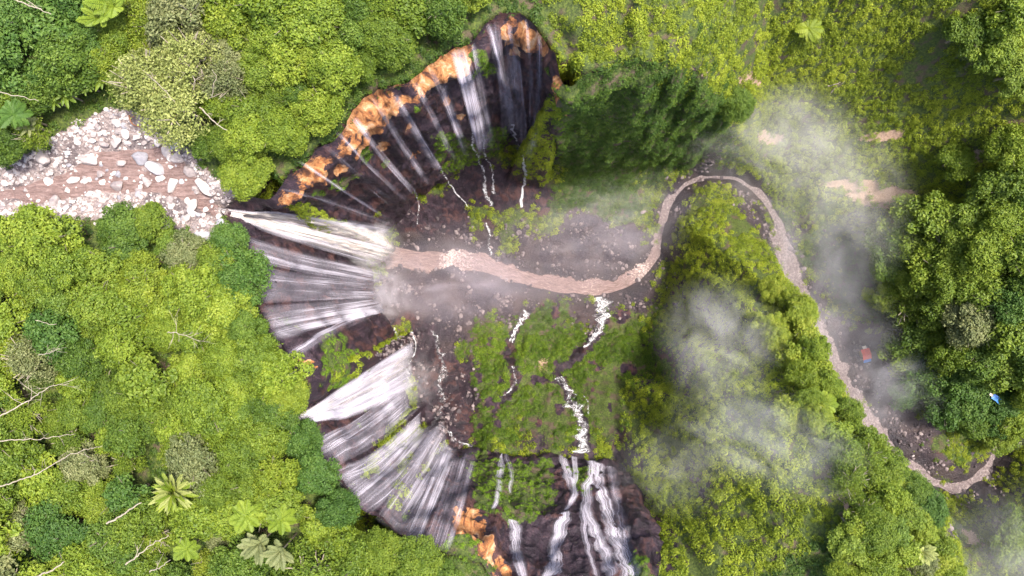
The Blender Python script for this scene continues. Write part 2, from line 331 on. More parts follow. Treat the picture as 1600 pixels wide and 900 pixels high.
for u, v in ((380,140),(470,130),(560,90),(640,80),(420,230),(330,180)): SURVEY.append((u, v, 100.6))
for u in (-100, 20, 130, 240, 340):
    for v in (420, 520, 620, 720, 820, 930): SURVEY.append((u, v, 100.5 + 1.2 * math.sin(u * 0.017 + v * 0.013)))
for u, v in ((420,620),(430,720),(430,820),(520,820),(420,930),(520,930),(620,900),(700,930),(720,990),(800,1010),(960,1010)): SURVEY.append((u, v, 101))

def world_line(pts, step): return resample(np.array([P(*p) for p in pts]), step)
rim_w = np.array([P(*a) for a, b in PAIRS]); foot_w = np.array([P(*b) for a, b in PAIRS])
# even resampling of the pairs, rim made ragged
dd = np.r_[0, np.cumsum(np.linalg.norm(np.diff(rim_w, axis=0), axis=1))]
NS = int(dd[-1] / 0.55)
tt = np.linspace(0, dd[-1], NS)
rim = np.stack([np.interp(tt, dd, rim_w[:, k]) for k in range(3)], 1); foot = np.stack([np.interp(tt, dd, foot_w[:, k]) for k in range(3)], 1)
ker = np.ones(5) / 5
for a in (rim, foot):
    for k in range(3):
        a[:, k] = np.convolve(np.pad(a[:, k], 2, mode='edge'), ker, mode='valid')
inward = foot[:, :2] - rim[:, :2]; cen = -rim[:, :2] / (np.linalg.norm(rim[:, :2], axis=1, keepdims=True))
rag = fbm(np.c_[tt * 0.22, np.zeros(NS), np.zeros(NS)], 4, 3)
rim[:, :2] += cen * (rag * 1.7)[:, None]; rim[:, 2] += fbm(np.c_[tt * 0.15, np.zeros(NS) + 5, np.zeros(NS)], 3, 5) * 0.8

pts = [rim[::3], foot[::3], world_line(SPUR, 2), world_line(RIDGE_EDGE, 2)]
edge = world_line(RIDGE_EDGE, 2.5); out = edge[:, :2] / np.linalg.norm(edge[:, :2], axis=1, keepdims=True)
basep = edge.copy(); basep[:, :2] += out * np.clip((edge[:, 2:3]) * 0.13, 2, 9); basep[:, 2] = 1.0
pts.append(basep)
rc = world_line(RIVER_C, 2.5); pts.append(rc)
plate = rim[::6].copy(); plate[:, :2] -= cen[::6] * 5; plate = plate[plate[:, 2] > 94]; pts.append(plate)
pts.append(np.array([P(*s) for s in SURVEY]))
far = []
for x in (-900, -300, 0, 330, 900):
    for y in (-900, -300, 300, 900):
        far.append((x, y, 102.0 if x < 300 else 85.0))
for y in (-60, 0, 60): far += [(-200, y, 101), (-900, y, 102), (330, y, 75), (900, y, 85)]
far += [(-100, 120, 103), (-20, 120, 105), (60, 120, 98), (130, 120, 82), (-100, -120, 102), (-20, -120, 103), (60, -120, 103), (140, -130, 70), (240, 0, 62), (240, 80, 84), (240, -90, 60)]
pts.append(np.array(far, float))
ALL = np.concatenate(pts)
key = np.round(ALL[:, :2] * 2).astype(int); _, keep = np.unique(key, axis=0, return_index=True); ALL = ALL[np.sort(keep)]
vo, eo, fo, ov, _, _ = geometry.delaunay_2d_cdt([Vector(p[:2]) for p in ALL], [], [], 0, 1e-5)
zo = np.array([ALL[o[0], 2] if len(o) else 0.0 for o in ov]); vo = np.array([(v.x, v.y) for v in vo])
def lines(lo, hi, fine0, fine1, f, c):
    a = [fine0]; 
    while a[-1] < fine1: a.append(a[-1] + f)
    s = c
    while a[-1] < hi: a.append(a[-1] + s); s *= 1.0 if a[-1] < 230 else 1.35
    b = [fine0]; s = c
    while b[-1] > lo: b.append(b[-1] - s); s *= 1.0 if b[-1] > -150 else 1.35
    return np.array(b[:0:-1] + a)
GX = lines(-850, 850, -58, 72, 0.45, 0.75); GY = lines(-850, 850, -66, 62, 0.45, 0.75)
GY = GY[(np.abs(GY) < 130) | (np.arange(len(GY)) % 2 == 0)]
H = np.full((len(GY), len(GX)), 100.0)
for f in fo:
    i, j, k = f; a, b, c = vo[i], vo[j], vo[k]
    x0, x1 = np.searchsorted(GX, min(a[0], b[0], c[0])), np.searchsorted(GX, max(a[0], b[0], c[0]), 'right')
    y0, y1 = np.searchsorted(GY, min(a[1], b[1], c[1])), np.searchsorted(GY, max(a[1], b[1], c[1]), 'right')
    if x1 <= x0 or y1 <= y0: continue
    det = (b[1] - c[1]) * (a[0] - c[0]) + (c[0] - b[0]) * (a[1] - c[1])
    if abs(det) < 1e-9: continue
    X, Y = np.meshgrid(GX[x0:x1], GY[y0:y1])
    l1 = ((b[1] - c[1]) * (X - c[0]) + (c[0] - b[0]) * (Y - c[1])) / det; l2 = ((c[1] - a[1]) * (X - c[0]) + (a[0] - c[0]) * (Y - c[1])) / det; l3 = 1 - l1 - l2
    ok = (l1 > -1e-6) & (l2 > -1e-6) & (l3 > -1e-6)
    H[y0:y1, x0:x1][ok] = (l1 * zo[i] + l2 * zo[j] + l3 * zo[k])[ok]
for _ in range(2):
    Hp = np.pad(H, 1, mode='edge'); H = (Hp[1:-1, :-2] + Hp[1:-1, 2:] + Hp[:-2, 1:-1] + Hp[2:, 1:-1] + 2 * H) / 6
XX, YY = np.meshgrid(GX, GY)
pp = np.stack([XX, YY, np.zeros_like(XX)], -1)
# distance to the river axis keeps its bed smooth
dr = np.full(XX.shape, 1e9)
for p in rc[::2]: dr = np.minimum(dr, (XX - p[0]) ** 2 + (YY - p[1]) ** 2)
dr = np.sqrt(dr)
calm = smooth01(dr, 3.0, 9.0)
gz, gx = np.gradient(H); slope = np.sqrt((gz / np.gradient(GY)[:, None]) ** 2 + (gx / np.gradient(GX)[None, :]) ** 2)
rough = np.where(H > 96, 0.35, 1.0)
hill = smooth01(XX, 20, 60) * np.where((YY > 40) | (XX > 95) | (YY < -5), 1.0, 0.5)
H = H + calm * rough * (fbm(pp * 0.16, 4, 11) * 1.5 + fbm(pp * 0.7, 3, 21) * 0.35) + calm * hill * (ridged(pp * 0.055, 3, 31) - 0.65) * 2.6
chan_w = resample(np.array([P(u, v, 97.3) for u, v in ((-60,322),(20,302),(60,292),(100,282),(140,264),(185,250),(225,232),(255,242),(280,268),(300,296),(318,316),(338,330))]), 1.0)
chan_b = resample(np.array([P(u, v, 97.3) for u, v in ((40,318),(90,308),(150,292),(215,285),(252,280),(284,280))]), 1.0)
dc = np.full(XX.shape, 1e9); db = dc.copy()
for p in chan_w: dc = np.minimum(dc, (XX - p[0]) ** 2 + (YY - p[1]) ** 2)
for p in chan_b: db = np.minimum(db, (XX - p[0]) ** 2 + (YY - p[1]) ** 2)
wide_ = np.where(XX < -66, 8.0, 4.6)
H = H - (1.0 + 1.2 * smooth01(XX, -66, -60)) * np.exp(-dc / wide_) - 0.75 * np.exp(-db / 2.4)
mid_ = smooth01(YY, -2, -8) * smooth01(XX, -14, -8) * smooth01(H, 96, 80) * smooth01(XX, 90, 70)
H = H + mid_ * calm * ((ridged(pp * 0.11, 4, 131) - 0.62) * 4.0 + (ridged(pp * 0.32, 3, 137) - 0.6) * 1.3)
verts = np.stack([XX, YY, H], -1).reshape(-1, 3)
ny, nx = H.shape
idx = np.arange(ny * nx).reshape(ny, nx)
tfaces = np.stack([idx[:-1, :-1], idx[:-1, 1:], idx[1:, 1:], idx[1:, :-1]], -1).reshape(-1, 4)
def height(x, y):
    i = np.clip(np.searchsorted(GX, x) - 1, 0, nx - 2); j = np.clip(np.searchsorted(GY, y) - 1, 0, ny - 2)
    fx = (x - GX[i]) / (GX[i + 1] - GX[i]); fy = (y - GY[j]) / (GY[j + 1] - GY[j])
    return H[j, i] * (1 - fx) * (1 - fy) + H[j, i + 1] * fx * (1 - fy) + H[j + 1, i] * (1 - fx) * fy + H[j + 1, i + 1] * fx * fy

# cliff face: lofted from the rim to the foot, broken into ledges and buttresses
NT = 150
tq = np.linspace(0, 1, NT)
prof = tq + 0.035 * np.sin(tq * 6 * math.pi) * (tq * (1 - tq) * 4)
hor = np.clip(prof, 0, 1) ** 0.9
cl = np.empty((NS, NT, 3))
cl[:, :, :2] = rim[:, None, :2] + inward[:, None, :] * hor[None, :, None] if False else rim[:, None, :2] + (foot[:, None, :2] - rim[:, None, :2]) * hor[None, :, None]
cl[:, :, 2] = rim[:, None, 2] + (foot[:, None, 2] - 1.5 - rim[:, None, 2]) * tq[None, :]
tan = np.gradient(rim[:, :2] * 0.5 + foot[:, :2] * 0.5, axis=0)
for k in range(2): tan[:, k] = np.convolve(np.pad(tan[:, k], 7, mode='edge'), np.ones(15) / 15, mode='valid')
tan /= np.linalg.norm(tan, axis=1, keepdims=True); nrm = np.stack([-tan[:, 1], tan[:, 0]], 1)
sgn = np.sign((nrm * cen).sum(1)); nrm *= np.median(sgn)
q = cl * np.array([1, 1, 0.45])
d = (ridged(q * 0.13, 4, 41) - 0.55) * 5.0 + fbm(q * 0.6, 3, 47) * 0.9 + (ridged(cl * np.array([0.06, 0.06, 0.26]), 3, 53) - 0.5) * 1.6
w = smooth01(tq, 0, 0.06) * (1 - 0.6 * smooth01(tq, 0.93, 1.0))
off = 0.35 + (d + 0.6) * w[None, :]
cl[:, :, :2] += nrm[:, None, :] * off[:, :, None]
cl[:, :, 2] += fbm(cl * 0.5, 3, 61) * 0.5 * w[None, :]
cverts = cl.reshape(-1, 3)
cidx = np.arange(NS * NT).reshape(NS, NT)
cfaces = np.stack([cidx[:-1, :-1], cidx[:-1, 1:], cidx[1:, 1:], cidx[1:, :-1]], -1).reshape(-1, 4)
BV = BVHTree.FromPolygons(np.concatenate([verts, cverts]).tolist(), np.concatenate([tfaces, cfaces + len(verts)]).tolist())
CAMP = Vector((0, 0, CAMZ))
def hit(u, v):
    d = Vector(((u - 800) / FPX, (450 - v) / FPX, -1)).normalized()
    loc, n, i, _ = BV.ray_cast(CAMP, d)
    if loc is None: return Vector(P(u, v, 0)), Vector((0, 0, 1))
    if n.dot(d) > 0: n = -n
    return loc, n
def drop(x, y, z=200.0):
    loc, n, i, _ = BV.ray_cast(Vector((x, y, z)), Vector((0, 0, -1)))
    if loc is None: return Vector((x, y, 100)), Vector((0, 0, 1))
    return loc, (n if n.z > 0 else -n)
bad = [(s, round(hit(s[0], s[1])[0].z, 1)) for s in SURVEY if 0 < s[0] < 1600 and 0 < s[1] < 900 and abs(hit(s[0], s[1])[0].z - s[2]) > 7]
print('survey points not seen at their height:', len(bad), bad[:30])
print('terrain', len(verts), len(cverts), round(time.time() - T0, 1))

# ------------------------------------------------------------------ what covers the ground, in world space
AREAS = {
 'gravel': [[(590,350),(700,365),(800,375),(880,360),(1010,330),(1032,380),(1000,430),(1050,440),(1050,505),(980,492),(860,478),(745,505),(722,560),(735,640),(750,700),(640,690),(600,560),(590,480)],
            [(1030,330),(1048,285),(1110,255),(1190,265),(1240,320),(1268,420),(1330,500),(1395,560),(1420,640),(1400,700),(1340,640),(1280,560),(1240,450),(1200,350),(1150,310),(1090,305),(1055,340)],
            [(1380,640),(1440,660),(1480,720),(1530,735),(1550,690),(1570,690),(1575,740),(1520,788),(1460,788),(1400,730)],
            [(560,385),(640,345),(720,330),(760,350),(720,380),(620,370)]],
 'dark': [[(560,385),(600,350),(690,290),(760,235),(850,235),(835,330),(770,350),(700,360),(620,372)], [(590,500),(700,500),(735,560),(752,705),(640,700),(600,560)],
          [(745,700),(985,720),(985,745),(750,720)], [(960,720),(985,725),(1005,790),(1035,890),(1060,960),(1010,960),(985,860)]],
 'bed': [[(-90,285),(30,250),(110,195),(190,165),(262,200),(330,268),(388,300),(345,335),(382,372),(300,366),(200,347),(100,340),(0,347),(-90,345)]],
 'scar': [[(1272,278),(1340,283),(1432,305),(1425,328),(1350,318)], [(1548,203),(1610,178),(1612,208),(1565,212)], [(1150,120),(1195,128),(1200,142),(1160,138)], [(1185,200),(1230,205),(1230,222),(1190,218)],
          [(1505,235),(1545,228),(1540,248),(1510,252)], [(1340,215),(1400,205),(1395,222),(1345,232)], [(940,108),(1000,96),(1060,94),(1110,110),(1105,118),(1050,104),(985,106),(945,116)],
          [(840,572),(860,570),(858,584),(842,584)],[(1500,820),(1540,845),(1550,865),(1515,850)]],
 'moss': [[(722,505),(860,478),(960,490),(1050,508),(1035,600),(1010,640),(990,720),(870,708),(750,702),(735,620)], [(1485,690),(1525,690),(1510,735),(1460,720),(1440,680)]],
 'bowl': [[(870,150),(905,124),(1000,92),(1095,112),(1145,180),(1180,250),(1040,275),(940,290),(860,330),(850,280)], [(690,320),(740,310),(760,330),(720,350)], [(840,270),(1000,270),(1020,320),(900,360),(830,330)]],
 'dim': [[(1260,330),(1330,320),(1480,420),(1560,640),(1545,690),(1500,690),(1420,600),(1330,480)]],
}
WARP = np.stack([fbm(pp * 0.09, 5, 71, 0.62), fbm(pp * 0.09, 5, 77, 0.62)], -1) * (16.0 * (1 - 0.7 * (H > 94)))[..., None]
tv = {}
for nm, polys in AREAS.items():
    m = np.zeros(XX.shape, bool)
    for poly in polys:
        w_ = [hit(u, v)[0] for u, v in poly]
        wf = 0.22 if nm in ('scar', 'bed') else 1.0; m |= inpoly(XX + WARP[..., 0] * wf, YY + WARP[..., 1] * wf, [(p.x, p.y) for p in w_])
    m = m.astype(np.float32)
    for _ in range(1 if nm in ('scar', 'bed') else 5):
        mp_ = np.pad(m, 2, mode='edge'); m = (mp_[2:-2, :-4] + mp_[2:-2, 4:] + mp_[:-4, 2:-2] + mp_[4:, 2:-2] + m) / 5
    tv[nm] = m
CHANNELS = [[(908,712),(912,690),(914,672),(906,650),(894,626),(886,606),(872,588),(884,568),(912,546),(925,532),(936,515),(944,495),(940,478),(937,462)], [(786,622),(802,606),(806,588),(800,570),(794,552),(797,538),(804,520),(815,500),(822,484),(838,468),(846,448)], [(757,345),(768,362),(764,378),(766,402)]]
dk = np.full(XX.shape, 1e9)
for ch in CHANNELS:
    for u, v in resample(np.array(ch, float), 4.0):
        p, _ = hit(u, v); dk = np.minimum(dk, (XX - p.x) ** 2 + (YY - p.y) ** 2)
dk = smooth01(np.sqrt(dk) + fbm(pp * 0.6, 3, 161) * 1.6, 1.0, 2.4)
inside_cliff = np.zeros(XX.shape, bool)
ringp = [(a[0], a[1]) for a in rim[::4]] + [(b[0], b[1]) for b in foot[::-4]]
inside_cliff = inpoly(XX, YY, ringp)
bare = np.clip(tv['gravel'] + tv['dark'] + tv['bed'] + tv['scar'] * 0.85 + inside_cliff * (1 - smooth01(XX, 11, 16) * smooth01(YY, 15, 25)) + (dr < 2.5), 0, 1)
steep_rock = smooth01(slope, 3.2, 5.0)
out_ = 1 - tv['moss'] * smooth01(fbm(pp * 0.28, 4, 171), 0.27, 0.42)
veg = np.clip(1 - bare, 0, 1) * dk * out_
T_ATTR = {'gravel': np.clip(tv['gravel'] * (1 - tv['dark']) + (dr < 3) * (H < 20), 0, 1), 'earth': np.zeros_like(H), 'pale': tv['bed'], 'veg': veg * (1 - 0.7 * steep_rock), 'scar': tv['scar'],
          'wet': np.clip(tv['dark'] * 0.6 + (1 - dk) + tv['gravel'] * 0.3 + (H < 20) * (1 - smooth01(dr, 4.0, 7.5)), 0, 1)}
terrain = tag(link('terrain', mesh_np('terrain', verts, tfaces, [GROUND], True, None, {k: v.ravel() for k, v in T_ATTR.items()})), kind='structure')

def fill(poly, step):
    us = [p[0] for p in poly]; vs = [p[1] for p in poly]; r = []
    for u in np.arange(min(us), max(us), step):
        for v in np.arange(min(vs), max(vs), step):
            if inpoly(np.array([u]), np.array([v]), poly)[0]: r.append((u, v))
    return r
def blobs(polys, step, spots=()):
    m = np.zeros(len(cverts), np.float32)
    nz = fbm(cverts * 0.5, 3, 83)
    lst = [(u, v, step * 1.1) for poly in polys for u, v in fill(poly, step)] + list(spots)
    for u, v, r in lst:
        p, _ = hit(u, v); r = r * (CAMZ - p.z) / FPX * 1.25
        dv = np.sqrt(((cverts - np.array(p)) ** 2 * np.array([1, 1, 0.35])).sum(1)) / r
        m = np.maximum(m, smooth01(1.25 + nz * 0.9 - dv, 0.0, 0.8))
    return m
c_earth = blobs([[(425,298),(482,232),(545,178),(592,138),(640,118),(700,82),(735,70),(738,112),(700,125),(655,145),(622,165),(600,200),(568,222),(530,240),(498,262),(470,300),(440,318)],
                 [(788,38),(850,55),(856,78),(800,84)], [(705,795),(738,798),(768,850),(792,905),(752,905),(718,855)], [(860,120),(882,140),(905,126),(905,145),(870,165)]], 9, [(645,245,10),(650,155,8),(560,236,13),(505,276,13),(640,196,8),(600,226,9),(700,158,7),(530,262,9),(720,180,6),(885,180,7),(482,566,4),(494,572,3),(470,562,3)])
c_veg = blobs([[(505,520),(535,525),(557,590),(530,612),(500,580)], [(770,720),(860,722),(855,790),(800,815),(765,760)], [(683,210),(712,205),(748,240),(735,268),(700,262),(680,235)],
               [(762,200),(790,205),(800,285),(785,300),(765,240)], [(650,600),(682,600),(690,640),(655,650)], [(870,150),(905,126),(1000,94),(1095,114),(1140,180),(1075,250),(960,262),(880,262)],
               [(700,850),(730,850),(770,900),(730,905)], [(990,870),(1010,880),(1000,905),(985,900)],[(745,90),(760,90),(765,112),(748,115)], [(735,705),(762,715),(770,800),(750,790)],[(900,735),(912,735),(910,765),(902,765)]], 9,
              [(540,285,16),(555,275,9),(648,168,5),(570,240,8),(520,290,7),(500,300,8),(640,95,8),(575,245,7),(600,255,6),(562,665,5),(570,640,4),(800,755,20),(1000,880,9),(855,110,8),(870,180,7),(740,620,12),(820,765,20), (830,800,12)])
c_veg = np.maximum(c_veg, smooth01(cverts[:, 0], 11, 16) * smooth01(cverts[:, 1], 15, 25) * np.clip(1.2 + 1.2 * fbm(cverts * 0.2, 3, 181), 0, 1))
C_ATTR = {'gravel': np.zeros(len(cverts)), 'earth': c_earth * (1 - c_veg) * np.clip(0.95 + 1.5 * fbm(cverts * np.array([0.14, 0.14, 0.10]), 4, 88), 0, 1), 'pale': np.zeros(len(cverts)), 'veg': c_veg, 'scar': np.zeros(len(cverts)), 'wet': np.clip(0.55 - c_earth * 0.6 - c_veg * 0.5, 0, 1)}
cliff = tag(link('cliff', mesh_np('cliff', cverts, cfaces, [GROUND], True, None, C_ATTR)), kind='structure')
print('covers', round(time.time() - T0, 1))

# ------------------------------------------------------------------ ribbons of water that lie on the ground
def ribbon(name, line, widths, mat, lift=0.25, nw=6, foam=None, flat=False, step=0.7, silt=None):
    """a sheet along a world line; widths in metres, one per line point"""
    line = np.asarray(line, float); dd_ = np.r_[0, np.cumsum(np.linalg.norm(np.diff(line[:, :2], axis=0), axis=1))]
    n = max(3, int(dd_[-1] / step)); t = np.linspace(0, dd_[-1], n)
    L = np.stack([np.interp(t, dd_, line[:, k]) for k in range(3)], 1); W = np.interp(t, dd_, widths)
    for k in range(2): L[:, k] = np.convolve(np.pad(L[:, k], 3, mode='edge'), np.ones(7) / 7, mode='valid')
    W = W * (1 + 0.6 * fbm(np.c_[t * 0.3, t * 0, t * 0 + len(name)], 3, 91))
    tg = np.gradient(L[:, :2], axis=0); tg /= np.linalg.norm(tg, axis=1, keepdims=True) + 1e-9; nn = np.stack([-tg[:, 1], tg[:, 0]], 1)
    sx = np.linspace(-1, 1, nw)
    V = np.empty((n, nw, 3)); V[:, :, :2] = L[:, None, :2] + nn[:, None, :] * (sx[None, :, None] * W[:, None, None] / 2)
    V[:, :, :2] += nn[:, None, :] * (fbm(np.c_[t * 0.45, t * 0 + 3, t * 0], 3, 95) * 0.8)[:, None, None]
    if flat: V[:, :, 2] = L[:, 2:3] + lift
    else:
        for i in range(n):
            for j in range(nw):
                V[i, j, 2] = drop(V[i, j, 0], V[i, j, 1])[0].z + lift
    uv = np.stack([sx[None, :] * W[:, None] / 2, np.repeat(t[:, None], nw, 1)], -1).reshape(-1, 2)
    ix = np.arange(n * nw).reshape(n, nw); F = np.stack([ix[:-1, :-1], ix[:-1, 1:], ix[1:, 1:], ix[1:, :-1]], -1).reshape(-1, 4)
    e = np.repeat((1.3 - 1.3 * np.abs(sx) ** 3)[None, :], n, 0); e[0] *= 0; e[-1] *= 0.3
    fm = np.interp(t, dd_, foam) if foam is not None else np.zeros(n)
    return mesh_np(name, V.reshape(-1, 3), F, [mat], True, uv, {'edge': e.ravel(), 'dens': np.repeat((np.zeros(n))[:, None], nw, 1).ravel(), 'foam': np.repeat(fm[:, None], nw, 1).ravel(), 'silt': np.repeat((np.interp(t, dd_, silt) if silt is not None else np.zeros(n))[:, None], nw, 1).ravel()})
rv = np.array([P(*p) for p in RIVER_C])
rw = [20, 15, 7, 6.2, 7.2, 8, 7.6, 6.2, 5.6, 5.6, 6.4, 7, 7, 7.6, 7.6, 7.6, 7.6, 7.4, 7, 7, 7, 7, 7, 7, 8, 8.5, 8.5, 8, 7, 6, 5, 5, 5]
rf = [0, 0, .8, .4, .15, .1, .55, .3, .75, .25, .25, .3, .3, .35, .25, .3, .3, .25, .25, .25, .2, .25, .25, .25, .4, .4, .4, .4, .4, .5, .4, .3, .3]
river = tag(link('river', ribbon('river', rv, rw, RIVER, 0.75, 9, rf, True, 0.7, [0] * 8 + [.15, .4, .7] + [.85] * 22)), kind='structure')
# muddy stream on the plateau
sx_, sy_ = np.meshgrid(np.arange(-112, -54.6, 0.7), np.arange(-2, 42, 0.7)); bedw = [P(u, v, 97.3)[:2] for u, v in ((-90,285),(30,256),(110,205),(190,180),(255,212),(318,280),(338,314),(346,338),(318,336),(280,315),(200,330),(100,330),(0,340),(-90,340))]
okc = inpoly(sx_, sy_, bedw); sz_ = np.where(sx_ < -66, 96.9, 96.9 - (sx_ + 66) * 0.02) + fbm(np.stack([sx_, sy_, sx_ * 0], -1) * 0.5, 2, 9) * 0.03
ixs = np.arange(sx_.size).reshape(sx_.shape); fq = np.stack([ixs[:-1, :-1], ixs[:-1, 1:], ixs[1:, 1:], ixs[1:, :-1]], -1)[(okc[:-1, :-1] & okc[1:, 1:] & okc[:-1, 1:] & okc[1:, :-1])]
stream = tag(link('stream', mesh_np('stream', np.stack([sx_, sy_, sz_], -1).reshape(-1, 3), fq, [RIVER], True, np.stack([sy_, sx_], -1).reshape(-1, 2), {'foam': np.full(sx_.size, 0.06), 'edge': np.full(sx_.size, 2.0)})), kind='structure')
pool = np.array([P(u, v, -1) for u, v in ((568,400),(600,398),(640,396),(690,400))])
link('plunge_pool', ribbon('plunge_pool', pool, [12, 19, 17, 7], RIVER, 0.85, 11, [.5, .0, 0, .3], True), river)

# ------------------------------------------------------------------ waterfalls
def curtain(name, top, bot, mat, nlayer=2, free=1.0, dens=0.0, bulge=1.5, seed=1, du=0.45, spread=0.0, lipfade=True, parent=None, tailfade=1.0, n=46):
    """sheets of falling water between a lip line and a foot line (world points); free 1 = thrown clear, 0 = sliding on the rock"""
    V = []; F = []; UV = []; E = []; D = []; base = 0
    top = np.asarray(top, float); bot = np.asarray(bot, float)
    L = max(np.linalg.norm(np.diff(top[:, :2], axis=0), axis=1).sum(), np.linalg.norm(np.diff(bot[:, :2], axis=0), axis=1).sum(), 0.6)
    m = max(5, int(L / du))
    def along(a, s):
        d_ = np.r_[0, np.cumsum(np.linalg.norm(np.diff(a, axis=0), axis=1))]; d_ /= max(d_[-1], 1e-6)
        return np.stack([np.interp(s, d_, a[:, k]) for k in range(3)], 1)
    s = np.linspace(0, 1, m); A = along(top, s); B = along(bot, s)
    for ly in range(nlayer):
        sd_ = seed * 7 + ly
        q = np.linspace(0, 1, n)
        jit = fbm(np.c_[s * L * 0.5, np.full(m, ly * 3.1), np.full(m, seed * 1.7)], 3, sd_)
        Bj = B.copy(); jb = fbm(np.c_[s * L * 0.7, np.full(m, ly * 5.3), np.full(m, seed * 2.9)], 3, sd_ + 3); Bj[:, :2] += (B[:, :2] - A[:, :2]) / (np.linalg.norm(B[:, :2] - A[:, :2], axis=1, keepdims=True) + 1e-6) * (jb * 5.0)[:, None]
        hq = (np.sqrt(q) * free + q * (1 - free))
        pts_ = np.empty((m, n, 3))
        pts_[:, :, :2] = A[:, None, :2] + (Bj[:, None, :2] - A[:, None, :2]) * hq[None, :, None]
        pts_[:, :, 2] = A[:, None, 2] + (B[:, None, 2] - A[:, None, 2]) * q[None, :]
        hd = B[:, :2] - A[:, :2]; c_ = -A[:, :2] / (np.linalg.norm(A[:, :2], axis=1, keepdims=True) + 1e-6)
        pts_[:, :, :2] += c_[:, None, :] * ((ly * 0.55 + jit * 0.7)[:, None] * np.sqrt(q)[None, :] * bulge)[:, :, None]
        for rnd_ in range(2):                               # water meets rock: it runs over the face instead of through it
            for i in range(m):
                ci = Vector((c_[i, 0], c_[i, 1], 0))
                for j in range(1, n):
                    o_ = Vector(pts_[i, j]); h_ = BV.ray_cast(o_ + ci * 9, -ci, 10)[0]
                    if h_ is not None and (h_ - o_).dot(ci) > -0.5 and q[j] < 0.97:
                        pts_[i, j] = h_ + ci * (1.1 + 0.3 * ly - 0.4 * rnd_)
            if rnd_ == 0:
                for k in range(3):
                    pts_[:, 2:-2, k] = (pts_[:, :-4, k] + pts_[:, 1:-3, k] + pts_[:, 2:-2, k] + pts_[:, 3:-1, k] + pts_[:, 4:, k]) / 5
                    if m > 4: pts_[1:-1, :, k] = (pts_[:-2, :, k] + pts_[1:-1, :, k] + pts_[2:, :, k]) / 3
        if mat is JET:
            bl = fbm(pts_ * np.array([0.7, 0.7, 0.3]) + ly * 5, 3, seed) * np.sqrt(q)[None, :] * 1.3
            pts_[:, :, :2] += c_[:, None, :] * bl[:, :, None]
        V.append(pts_.reshape(-1, 3))
        Lw = np.linspace(0, L, m)
        UV.append(np.stack([np.repeat(Lw[:, None], n, 1) + ly * 31 + seed * 13, np.repeat((q * 100)[None, :], m, 0) + ly * 11], -1).reshape(-1, 2))
        e = smooth01(np.minimum(s, 1 - s) * 2 + 0.02, 0, min(0.9, 2.4 / L)) if mat is not JET else smooth01(np.minimum(s, 1 - s) * 2 + 0.03, 0, 0.75)
        tf = smooth01(q, 0.0, 0.03) if lipfade else np.ones(n); bf = 1 - tailfade * smooth01(q, 0.62, 1.0)
        E.append((e[:, None] * (tf * bf)[None, :]).ravel()); D.append(((dens - ly * 0.03 + jit * 0.12 - (0.16 * np.abs(2 * s - 1) ** 2 if mat is JET else 0 * s))[:, None] + ((q - 0.45) * (0.10 if mat is WHITE else 0.0))[None, :] + 0.05 * fbm(np.stack([np.repeat((s * L)[:, None], n, 1) * 0.8, np.repeat(q[None, :], m, 0) * 9, np.full((m, n), seed)], -1), 3, seed)).ravel())
        ix = np.arange(m * n).reshape(m, n) + base
        F.append(np.stack([ix[:-1, :-1], ix[:-1, 1:], ix[1:, 1:], ix[1:, :-1]], -1).reshape(-1, 4)); base += m * n
    return mesh_np(name, np.concatenate(V), np.concatenate(F), [mat], True, np.concatenate(UV), {'edge': np.concatenate(E), 'dens': np.concatenate(D)})
def lift(u, v, up=0.5, outw=0.8):
    p, nn = hit(u, v); p = p + nn * outw + Vector((0, 0, up)); return (p.x, p.y, p.z)
def fall(label, top, bot, mat=WHITE, group=None, **kw):
    t = [P(*p) for p in top]; b = [P(*p) for p in bot]
    root = link('waterfall', None, None, t[len(t) // 2])
    tag(root, label, 'waterfall', group)
    me = curtain('water_sheet', np.array(t) - np.array(t[len(t) // 2]) * 0, b, mat, **kw)
    o = link('water_sheet', me, root); o.matrix_parent_inverse = Matrix.Translation(-Vector(t[len(t) // 2]))
    return root
def add_sheet(root, top, bot, mat, name='water_strand', **kw):
    o = link(name, curtain(name, [P(*p) for p in top], [P(*p) for p in bot], mat, **kw), root); o.matrix_parent_inverse = Matrix.Translation(-root.location)
